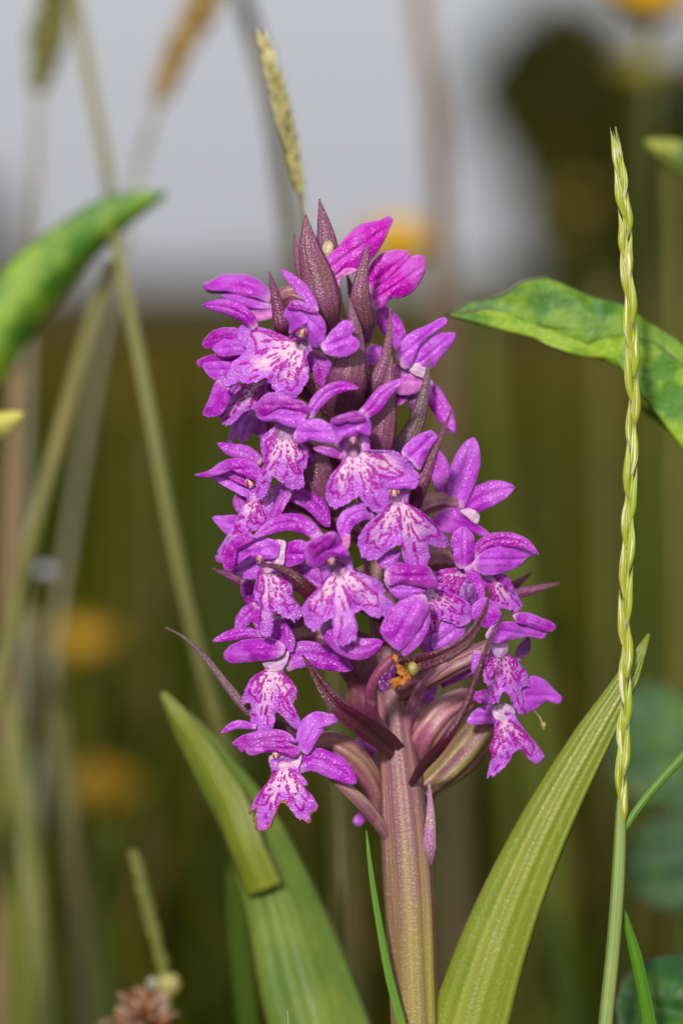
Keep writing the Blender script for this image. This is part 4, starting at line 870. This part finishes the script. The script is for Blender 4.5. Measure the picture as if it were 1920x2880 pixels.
# ------------------------------------------------------------------ rye grass and other things beside the orchid
def rye():
    RP = np.array([(1730, 356, 90), (1738, 430, 90), (1752, 560, 90), (1759, 650, 90), (1757, 720, 90), (1766, 800, 90), (1772, 890, 90), (1775, 980, 90), (1778, 1070, 90), (1778, 1160, 90), (1776, 1260, 90), (1768, 1400, 90), (1762, 1592, 90), (1757, 1700, 90), (1760, 1837, 90), (1756, 1960, 90), (1752, 2081, 90), (1746, 2200, 90), (1744, 2300, 80), (1738, 2460, 80), (1722, 2680, 70), (1702, 2880, 60), (1680, 3300, 40)], float)
    b = foot(RP[-1], RP[-2], 0.5); t = thing('rye_grass', 'sharp upright rye grass stalk with a slender braided yellow green seed spike', 'grass', b)
    full = np.vstack([RP, W2P(b)])
    rad = np.interp(full[:, 1], [356, 700, 2200, 2350, 2880, 6000], [2, 5, 8, 17, 19, 22])
    tube('culm', full[::-1], rad[::-1], 'grass', t, (0.33, 0.40, 0.13), ns=16, rib=0.10, nrib=7, nv=90)
    g = random.Random(5); ysp = 395; k = 0
    R2 = spline(RP, 600); R2 = R2[np.argsort(R2[:, 1])]
    def rp(y): return np.array([np.interp(y, R2[:, 1], R2[:, 0]), y, np.interp(y, R2[:, 1], R2[:, 2])])
    y = 470
    while y < 2330:
        ln = (115 + 35 * min((y - 400) / 500, 1)) * g.uniform(0.9, 1.12); s = 1 if k % 2 else -1
        y0 = y + 30; p0 = rp(y0); 
        p1 = rp(y0 - ln * 0.5); p2 = rp(y0 - ln)
        sideo = 9 + 3 * g.random(); zo = 10 + 5 * g.random()
        VV, FF, UV, off = [], [], [], 0
        for q in range(3):          # lemmas: outer one largest, the inner ones showing past it
            so = s * (sideo - 6.5 * q); up_ = -ln * (0.10 * q); lq = ln * (1.0 - 0.10 * q) * g.uniform(.92, 1.08)
            tipx = s * (sideo * 0.9 + g.uniform(-1, 5)) - s * 7 * q
            P = np.array([p0 + [s * 2, up_, 6], rp(y0 - lq * .34) + [so, up_, zo - 5 * q], rp(y0 - lq * .62) + [so * 1.05, up_, zo - 5 * q], rp(y0 - lq * .86) + [tipx, up_, zo - 4 * q], rp(y0 - lq * 1.08) + [tipx + s * g.uniform(-1, 3.5), up_, zo]])
            wm = 9.6 * g.uniform(0.9, 1.1) * (0.8 if y < 560 else 1) * (1 - 0.18 * q)
            X, F, uv = tubemesh(P, [4.5, wm, wm * .92, wm * .42, 0.7], ns=10, nv=20, rib=0.06, nrib=4, flat=0.7, rmin=0.5); uv[:, 2] = 0
            VV.append(X); FF += [tuple(i + off for i in f_) for f_ in F]; UV.append(uv); off += len(X)
        mesh_obj('spikelet', P2W(np.vstack(VV)), FF, 'spikelet', t, {'uvp': np.vstack(UV)}, (0.35 * g.uniform(.92, 1.06), 0.40 * g.uniform(.94, 1.06), 0.022))
        y += ln * 0.46; k += 1
    ribbon('leaf', zp('S', [(1428, 1912), (1460, 1862), (1510, 1800), (1590, 1712), (1680, 1600)], 70), 9 / .816667, 'grass', t, (0.16, 0.28, 0.05), fold=0.4, prof=lambda v: np.interp(v, [0, .1, .6, 1], [.5, .8, 1, .2]), thick=0.0003)
    ribbon('leaf', zp('S', [(1426, 2380, 10), (1424, 2200, -10), (1430, 2090, -30), (1460, 2200, -40), (1490, 2352, -60), (1520, 2600, -100)][2:], 60), 16 / .816667, 'grass', t, (0.10, 0.24, 0.015), fold=0.3, prof=lambda v: np.interp(v, [0, .2, .6, 1], [.25, .8, 1, .6]), thick=0.0003)
rye()

def grass_blade(label, pts, w, color, z, group=None, **kw):
    P = zp('S', pts, z); b = foot(P[-1], P[-2], .4); t = thing('grass_shoot', label, 'grass', b, group)
    P = np.vstack([P, W2P(b)])[::-1]
    ribbon('blade', P, w / .816667, 'grass', t, color, fold=0.35, cup=0.1, nv=50, nu=7, thick=0.0003, **kw); return t
taper = lambda v: np.interp(v, [0, .5, .85, 1], [.8, 1, .6, .05])
grass_blade('narrow bright green grass blade with a pale tip beside the orchid stem', [(841, 1908), (850, 1990), (872, 2130), (895, 2250), (925, 2360)], 11, (0.13, 0.27, 0.03), 120, prof=lambda v: np.interp(v, [0, .6, .88, .97, 1], [1.6, 1.3, .8, .45, .05]))
grass_blade('short needle thin pale grass tip in front of the folded leaf', [(660, 2320), (663, 2360), (668, 2420)], 4, (0.35, 0.36, 0.15), 140, prof=taper)

# soft leaf on the right with a folded wavy edge
def soft_leaf():
    zl = -330
    O = zp('G', [(472, 1438), (560, 1395), (680, 1370), (760, 1330), (830, 1285), (900, 1272), (980, 1290), (1080, 1335), (1180, 1370), (1280, 1395), (1400, 1475), (1470, 1515), (1568, 1585), (1720, 1730), (1820, 1900), (1820, 2200), (1720, 2230), (1568, 2020), (1480, 1900), (1400, 1800), (1300, 1700), (1200, 1640), (1050, 1615), (950, 1580), (850, 1530), (730, 1490), (600, 1468)])
    b = P2W([2250, 1700, zl - 60]); b[2] = 0.0
    t = thing('leaf_plant', 'mottled green hairy leaf with brown wavy margin behind the rye grass', 'leaf', b)
    patch('leaf', O, 'broad_leaf', t, (0.11, 0.27, 0.02), z=zl, bulge=0.12, nr=26, ntt=130, thick=0.0004, center=zp('G', [(1200, 1520)])[0][:2], seed=3, rough=0.02, nz=0.06, groove=0.03)
    O2 = zp('G', [(474, 1440), (560, 1430), (700, 1424), (780, 1458), (860, 1500), (950, 1510), (1020, 1570), (1090, 1592), (1180, 1560), (1290, 1540), (1420, 1570), (1568, 1680), (1720, 1850), (1790, 2150), (1700, 2190), (1568, 2012), (1480, 1895), (1400, 1795), (1300, 1702), (1200, 1648), (1050, 1622), (950, 1588), (850, 1538), (730, 1497), (600, 1474)])
    patch('folded_margin', O2, 'broad_leaf', t, (0.17, 0.36, 0.02), z=zl + 75, bulge=0.05, nr=20, ntt=130, thick=0.0004, center=zp('G', [(1250, 1640)])[0][:2], seed=6, rough=0.02, nz=0.05, groove=0)
    # hairs along the lower edge
    V, F = [], []; E = spline(np.column_stack([O2[14:, :2], np.full(len(O2) - 14, zl + 45)]), 240); g = random.Random(3)
    for p in E:
        a = g.uniform(0.9, 2.2); l = g.uniform(8, 16); k = len(V)
        V += [p + [-0.8, 0, 0], p + [0.8, 0, 0], p + [math.cos(a) * l, math.sin(a) * l, g.uniform(-4, 8)], p + [0, 0, 1.2]]
        F += [(k, k + 1, k + 2), (k + 1, k + 3, k + 2), (k + 3, k, k + 2)]
    h = mesh_obj('leaf_hairs', P2W(np.array(V)), F, 'matte', t, None, (0.45, 0.45, 0.35)); h['kind'] = 'stuff'
    ribbon('leaf', zp('S', [(1720, 1150), (1640, 1060), (1560, 970), (1470, 935)], zl - 220), 38 / .816667, 'broad_leaf', t, (0.11, 0.24, 0.03), fold=0.2, nv=20)
    tube('stalk', np.vstack([W2P(b), [2230, 2300, zl - 60], [2210, 2000, zl - 40], [2120, 1340, zl - 10]]), [22, 18, 15, 10], 'grass', t, (0.14, 0.2, 0.05), nv=24)
soft_leaf()

def single_leaf(name, label, cat, pts, w, color, d, stalk_to, mat='broad_leaf', **kw):
    P = pix(pts, d); b = P2W(P[0]) + np.array(stalk_to); b[2] = 0
    t = thing(name, label, cat, b)
    ribbon('leaf', P, w / .816667, mat, t, color, nv=36, nu=11, thick=0.0004, **kw)
    tube('stalk', [W2P(b), W2P((b + P2W(P[0])) / 2), P[0], P[1]], [16, 14, 10, 6], 'grass', t, (0.12, 0.18, 0.04), nv=20); return t
single_leaf('leaf_plant', 'soft focus pointed green leaf slanting up against the grey sky', 'leaf', [(-150, 1050), (-40, 850), (60, 700), (170, 580), (270, 500), (385, 444)], 82, (0.15, 0.33, 0.035), 0.545, (-0.02, 0.01, 0), fold=0.35, roll=(20, 35), wav=0.06, seed=2)
single_leaf('leaf_plant', 'small pale green leaf tip poking in below the slanting leaf', 'leaf', [(-140, 1020), (-60, 995), (0, 975), (56, 950)], 34, (0.34, 0.42, 0.13), 0.50, (-0.01, 0.01, 0), fold=0.3)
single_leaf('leaf_plant', 'small pale green leaf tip above the mottled hairy leaf', 'leaf', [(1720, 470), (1640, 410), (1560, 355), (1480, 325)], 38, (0.20, 0.28, 0.07), 0.52, (0.03, 0.01, 0), fold=0.3)

def round_leaf(label, outl, d, color, seed, bulge=0.15):
    P = pix(outl, d); c = P.mean(0); b = P2W(c) + np.array([0.01, 0.012, 0]); b[2] = 0
    t = thing('leaf_plant', label, 'leaf', b)
    patch('leaf', P, 'broad_leaf', t, color, z=c[2], bulge=bulge, slope=(0.1, 0.5), nr=16, ntt=90, thick=0.0004, seed=seed)
    tube('stalk', [W2P(b), (W2P(b) + c) / 2, c - [0, 0, 25]], [14, 12, 9], 'grass', t, (0.12, 0.18, 0.04), nv=14)
round_leaf('rounded dark green leaf with a fine scalloped rim low beside the rye grass', [(1412, 2330), (1420, 2270), (1450, 2225), (1500, 2200), (1568, 2192), (1660, 2210), (1720, 2290), (1720, 2400), (1640, 2470), (1520, 2470), (1440, 2420)], 0.478, (0.035, 0.13, 0.028), 2)
round_leaf('large blurred blue green leaf behind the upright orchid leaf', [(1392, 1690), (1410, 1600), (1470, 1565), (1560, 1590), (1650, 1640), (1700, 1760), (1640, 1850), (1520, 1860), (1420, 1800)], 0.60, (0.045, 0.13, 0.03), 3)
round_leaf('blurred dark green leaf under the large blue green leaf', [(1440, 1990), (1470, 1900), (1560, 1870), (1680, 1900), (1720, 2000), (1640, 2080), (1520, 2090), (1460, 2060)], 0.58, (0.03, 0.105, 0.03), 5)

# ------------------------------------------------------------------ blurred grass stalks, seed heads, buttercups
def stalk(label, pts, w, color, group=None, head=None, hcol=None, hw=0, name='grass_stalk', lean=0.5):
    P = pix(pts); b = foot(P[-1], P[-2], lean); t = thing(name, label, 'grass', b, group)
    Pf = np.vstack([P, W2P(b)])[::-1]; n = len(Pf)
    tube('stem', Pf, np.linspace(1.15, 0.85, n) * w / .816667, 'grass', t, color, ns=10, nv=40)
    if head is not None:
        H = spline(pix(head), 46); g = random.Random(int(head[0][0]) + 3); VV, FF, UV, off = [], [], [], 0
        for i in range(2, 46):
            p = H[i]; T = H[max(i - 3, 0)] - H[min(i + 3, 45)]; T /= np.linalg.norm(T[:2])
            env = math.sin(math.pi * min(max((i + 2) / 50, 0.03), 0.97)) ** 0.6
            for s in (-1, 1):
                ln = 58 * g.uniform(.8, 1.2); n_ = np.array([-T[1], T[0], 0]) * s
                off3 = n_ * hw * env * g.uniform(0.2, 1.0); zz = np.array([0, 0, g.uniform(-1, 1) * hw])
                q = [p - T * 6, p + off3 + zz + T * ln * .4, p + off3 * 1.3 + zz + T * ln]
                X, F, uv = tubemesh(q, [2, hw * 0.42, 0.8], ns=6, nv=7); VV.append(X); FF += [tuple(k + off for k in f_) for f_ in F]; UV.append(uv); off += len(X)
        mesh_obj('seed_head', P2W(np.vstack(VV)), FF, 'spikelet', t, {'uvp': np.vstack(UV)}, hcol)
    return t
stalk('blurred grass stalk with a sharper yellow green seed head above the orchid tip', [(692, 450, .497), (700, 520, .50), (715, 700, .50), (730, 1000, .51), (760, 1500, .52)], 5, (0.30, 0.26, 0.12), head=[(604, 92, .49), (628, 170, .49), (652, 270, .492), (675, 370, .495), (694, 455, .497)], hcol=(0.46, 0.38, 0.12), hw=19)
stalk('blurred grass stalk with a tan brown seed head leaning right', [(365, 230, .64), (320, 380, .64), (270, 620, .64), (215, 900, .645), (150, 1300, .65)], 9, (0.30, 0.27, 0.19), head=[(520, -110, .64), (470, 0, .64), (425, 90, .64), (385, 180, .64), (362, 240, .64)], hcol=(0.30, 0.17, 0.03), hw=40)
stalk('blurred grass stalk with a dark olive seed head hanging near the sky', [(92, 195, .64), (85, 330, .64), (72, 560, .645), (60, 900, .65), (50, 1500, .66)], 10, (0.36, 0.31, 0.25), head=[(150, -120, .64), (128, -20, .64), (110, 80, .64), (96, 170, .64), (92, 215, .64)], hcol=(0.14, 0.13, 0.01), hw=44)
stalk('blurred straw stalk crossing behind the slanting green leaf', [(165, -60, .60), (195, 120, .60), (235, 330, .59), (268, 560, .545), (335, 900, .535), (400, 1250, .535), (470, 1560, .54), (545, 1800, .55)], 14, (0.26, 0.24, 0.085))
stalk('thick blurred khaki stalk slanting down to the left', [(255, 600, .56), (200, 780, .555), (130, 1030, .55), (65, 1270, .55), (20, 1480, .55), (-30, 1700, .55)], 20, (0.20, 0.185, 0.055))
stalk('blurred brown stalk upright below the slanting leaf', [(40, 850, .60), (36, 1000, .60), (28, 1200, .60), (20, 1500, .60)], 22, (0.26, 0.17, 0.085))
stalk('dark blurred stalk leaning over the sky beside the tan seed head', [(535, -80, .66), (575, 60, .66), (615, 190, .66), (650, 400, .67), (690, 700, .68)], 20, (0.13, 0.10, 0.04))
stalk('pale brown blurred stalk upright against the sky', [(955, -60, .80), (975, 100, .80), (995, 240, .80), (1010, 420, .81), (1020, 800, .82), (1030, 1200, .83)], 24, (0.26, 0.17, 0.11))
lows = [([(10, 1500, .60), (40, 1750, .60), (80, 2050, .60), (100, 2352, .60)], 26, (0.24, 0.25, 0.075)), ([(70, 1400, .62), (110, 1650, .62), (160, 1950, .62), (190, 2352, .62)], 26, (0.23, 0.21, 0.085)),
        ([(-10, 1700, .57), (10, 1900, .57), (40, 2200, .57)], 24, (0.17, 0.19, 0.03)), ([(120, 1500, .66), (150, 1800, .66), (200, 2200, .66)], 18, (0.16, 0.16, 0.05)),
        ([(250, 1900, .68), (240, 2100, .68), (250, 2352, .68)], 16, (0.08, 0.12, 0.015)), ([(545, 1990, .60), (550, 2150, .60), (570, 2352, .60)], 12, (0.09, 0.16, 0.015))]
LB = ['broad pale olive stalk in the clump below the water drops', 'broad khaki stalk just right of the pale olive stalk', 'bright olive stalk at the outer side of the left clump', 'thin dull stalk between the khaki stalk and the buttercups', 'dim green stalk behind the small beaded stalk', 'slim bright green stalk rising behind the folded orchid leaf']
for (p, w_, c_), lb in zip(lows, LB):
    stalk(lb, p, w_, c_, 'blurred stalks left of the orchid')
rts = [([(1105, 640, .85), (1120, 900, .85), (1150, 1300, .86)], 22, (0.12, 0.13, 0.022)), ([(1180, 1250, .80), (1230, 1600, .80), (1260, 1900, .80)], 22, (0.11, 0.14, 0.015)), ([(1548, 380, .70), (1556, 700, .70), (1560, 1200, .70)], 14, (0.17, 0.16, 0.03)),
       ([(1215, 2000, .66), (1260, 2150, .66), (1310, 2352, .66)], 26, (0.11, 0.15, 0.015)), ([(1390, 640, .9), (1395, 1000, .9), (1400, 1400, .9)], 16, (0.14, 0.12, 0.03))]
LB = ['broad olive stalk rising behind the tip of the mottled leaf', 'broad olive stalk behind the lower right flowers', 'straw olive stalk below the small pale leaf tip', 'broad olive stalk low behind the upright orchid leaf', 'dim brown stalk behind the rye grass and mottled leaf']
for (p, w_, c_), lb in zip(rts, LB):
    stalk(lb, p, w_, c_, 'blurred stalks right of the orchid')
bgs = []
for i in range(26):
    x = rng.uniform(-100, 1680); d = rng.uniform(0.85, 1.6); top = rng.uniform(620, 1500) if x > 1050 or x < 250 else rng.uniform(560, 1500)
    stalk('thin far grass stalk melting into the blurred meadow', [(x, top, d), (x + rng.uniform(-20, 30), top + 400, d), (x + rng.uniform(-30, 50), top + 900, d)], rng.uniform(5, 11), rng.choice([(0.055, 0.070, 0.004), (0.095, 0.075, 0.014), (0.065, 0.058, 0.006), (0.04, 0.06, 0.003)]), 'far blurred grass stalks')

def buttercup(label, x, y, d, size=0.0095, face=0.0, stem=None, group=None, color=(0.70, 0.40, 0.0005)):
    c = at(x / .816667, y / .816667, d); b = np.array([c[0] + rng.uniform(-.01, .01), c[1] + 0.01, 0.0])
    t = thing('buttercup', label, 'flower', b, group)
    g = random.Random(int(x + y))
    for k in range(5):
        a = k * 2 * math.pi / 5 + 0.3; V = []; nv, nu = 7, 6
        for i in range(nv):
            f_ = i / (nv - 1)
            for j in range(nu):
                u = j / (nu - 1) * 2 - 1; r_ = size * (0.08 + f_ * 0.95 - 0.10 * u * u * f_); wa = a + u * 0.62 * (0.35 + 0.65 * math.sin(f_ * 2.2))
                V.append((c[0] + r_ * math.cos(wa), c[1] - 0.004 + r_ * math.sin(wa) * 0.75 - face * r_, c[2] + size * (0.65 * f_ ** 1.6 - 0.1 * u * u) + r_ * math.sin(wa) * 0.35))
        mesh_obj('petal', V, grid_faces(nv, nu), 'buttercup', t, {'uvp': np.zeros((len(V), 3))}, color, 0.0003)
    X, F, uv = tubemesh([b - [0, 0, .003], b + (c - b) * 0.5 + [0.004, 0, 0], c], [0.0011, 0.0010, 0.0008], ns=7, nv=14, rmin=1e-5)
    mesh_obj('stem', X, F, 'grass', t, {'uvp': uv}, (0.13, 0.15, 0.03))
    X, F, uv = tubemesh([c, c + [0, -.001, size * 0.25]], [size * 0.3, size * 0.12], ns=9, nv=5, rmin=1e-5)
    mesh_obj('flower_centre', X, F, 'buttercup', t, {'uvp': uv}, (0.45, 0.30, 0.01))
buttercup('blurred yellow buttercup just behind the top buds of the orchid', 912, 600, 0.86, 0.0105)
buttercup('yellow buttercup at the top on a green stem beside the dark tree', 1495, 42, 0.80, 0.011)
buttercup('dull greenish yellow buttercup below the one beside the dark tree', 1480, 190, 1.05, color=(0.34, 0.28, 0.02))
buttercup('blurred yellow buttercup level with the long thin bract on the left', 180, 1510, 0.98, 0.0105, color=(0.46, 0.27, 0.0004))
buttercup('lower blurred orange yellow buttercup behind the olive stalks', 235, 1850, 1.0, 0.0115, color=(0.42, 0.22, 0.0004))
for x, y, d in ((1330, 470, 1.9), (1350, 1375, 1.8), (330, 930, 2.1), (1300, 520, 2.3)):
    buttercup('faint melted yellow buttercup far back in the meadow', x, y, d, 0.009, group='faint far buttercups', color=(0.30, 0.19, 0.004))

# budding stalk and brown clover head at lower left
def bud_stalk():
    P = pix([(306, 1955, .515), (325, 2030, .515), (350, 2130, .515), (372, 2210, .515), (385, 2300, .515), (395, 2420, .515)]); b = foot(P[-1], P[-2], .5)
    t = thing('beaded_stalk', 'blurred green stalk with small beads and a pale round bead low down', 'plant', b)
    tube('stem', np.vstack([P, W2P(b)])[::-1], [14, 14, 14, 15, 17, 16, 14], 'grass', t, (0.15, 0.17, 0.03), nv=40)
    g = random.Random(2)
    for k in range(26):
        f_ = k / 25; p = P[0] * (1 - f_) + P[3] * f_; s = 1 if k % 2 else -1
        blob('bead', p + [s * 10 + g.uniform(-4, 4), g.uniform(-8, 8), g.uniform(0, 14)], (9, 11, 9), 'waxy', t, (0.24, 0.24, 0.05), k, ns=8, nv=6)
    blob('bead', P[3] + [20, 65, 20], (34, 33, 30), 'waxy', t, (0.50, 0.46, 0.14), 40)
    blob('bead', P[3] + [-24, 62, 20], (20, 20, 18), 'waxy', t, (0.40, 0.42, 0.30), 41)
bud_stalk()
def clover():
    c = pix([(330, 2345, .505)])[0]; b = foot(c + [0, 200, 0]); t = thing('clover_head', 'faded brown clover head with pale floret tips at the meadow floor', 'flower', b)
    tube('stem', [W2P(b), c + [0, 260, 0], c + [0, 40, 0]], [14, 13, 12], 'grass', t, (0.15, 0.14, 0.05))
    g = random.Random(8)
    for k in range(60):
        a = g.uniform(0, 6.28); e = g.uniform(-0.25, 1.5); ln = g.uniform(75, 105)
        dv = np.array([math.cos(a) * math.cos(e), -math.sin(e), math.sin(a) * math.cos(e)])
        p1 = c + dv * 30; p2 = c + dv * ln * 0.7 + [0, 4, 0]; p3 = c + dv * ln
        tube('floret', [p1, p2, p3], [5, 10, 4], 'withered', t, g.choice([(0.30, 0.12, 0.04), (0.42, 0.22, 0.14), (0.55, 0.36, 0.28), (0.22, 0.08, 0.03)]), ns=6, nv=8)
    P = np.array([c + [-60, 35, 0], c + [-100, 10, 10], c + [-130, 45, 10]])
    ribbon('sepal', P, 22, 'broad_leaf', t, (0.15, 0.08, 0.05))
clover()

def drop(label, x, y, d, r, group=None):
    c = at(x / .816667, y / .816667, d); th = np.linspace(0, math.pi, 9); ph = np.linspace(0, 2 * math.pi, 14, endpoint=False)
    X = np.stack([np.sin(th)[:, None] * np.cos(ph), np.sin(th)[:, None] * np.sin(ph), np.cos(th)[:, None] * np.ones(14) * 1.1], -1).reshape(-1, 3) * r + c
    o = mesh_obj('water_drop', X, grid_faces(9, 14, True), 'water_drop'); tag(o, label, 'drop', group)
drop('round water drop clinging to the khaki stalk', 48, 1287, 0.60, 0.0013)
drop('larger round water drop beside the khaki stalk', 105, 1320, 0.62, 0.0017)
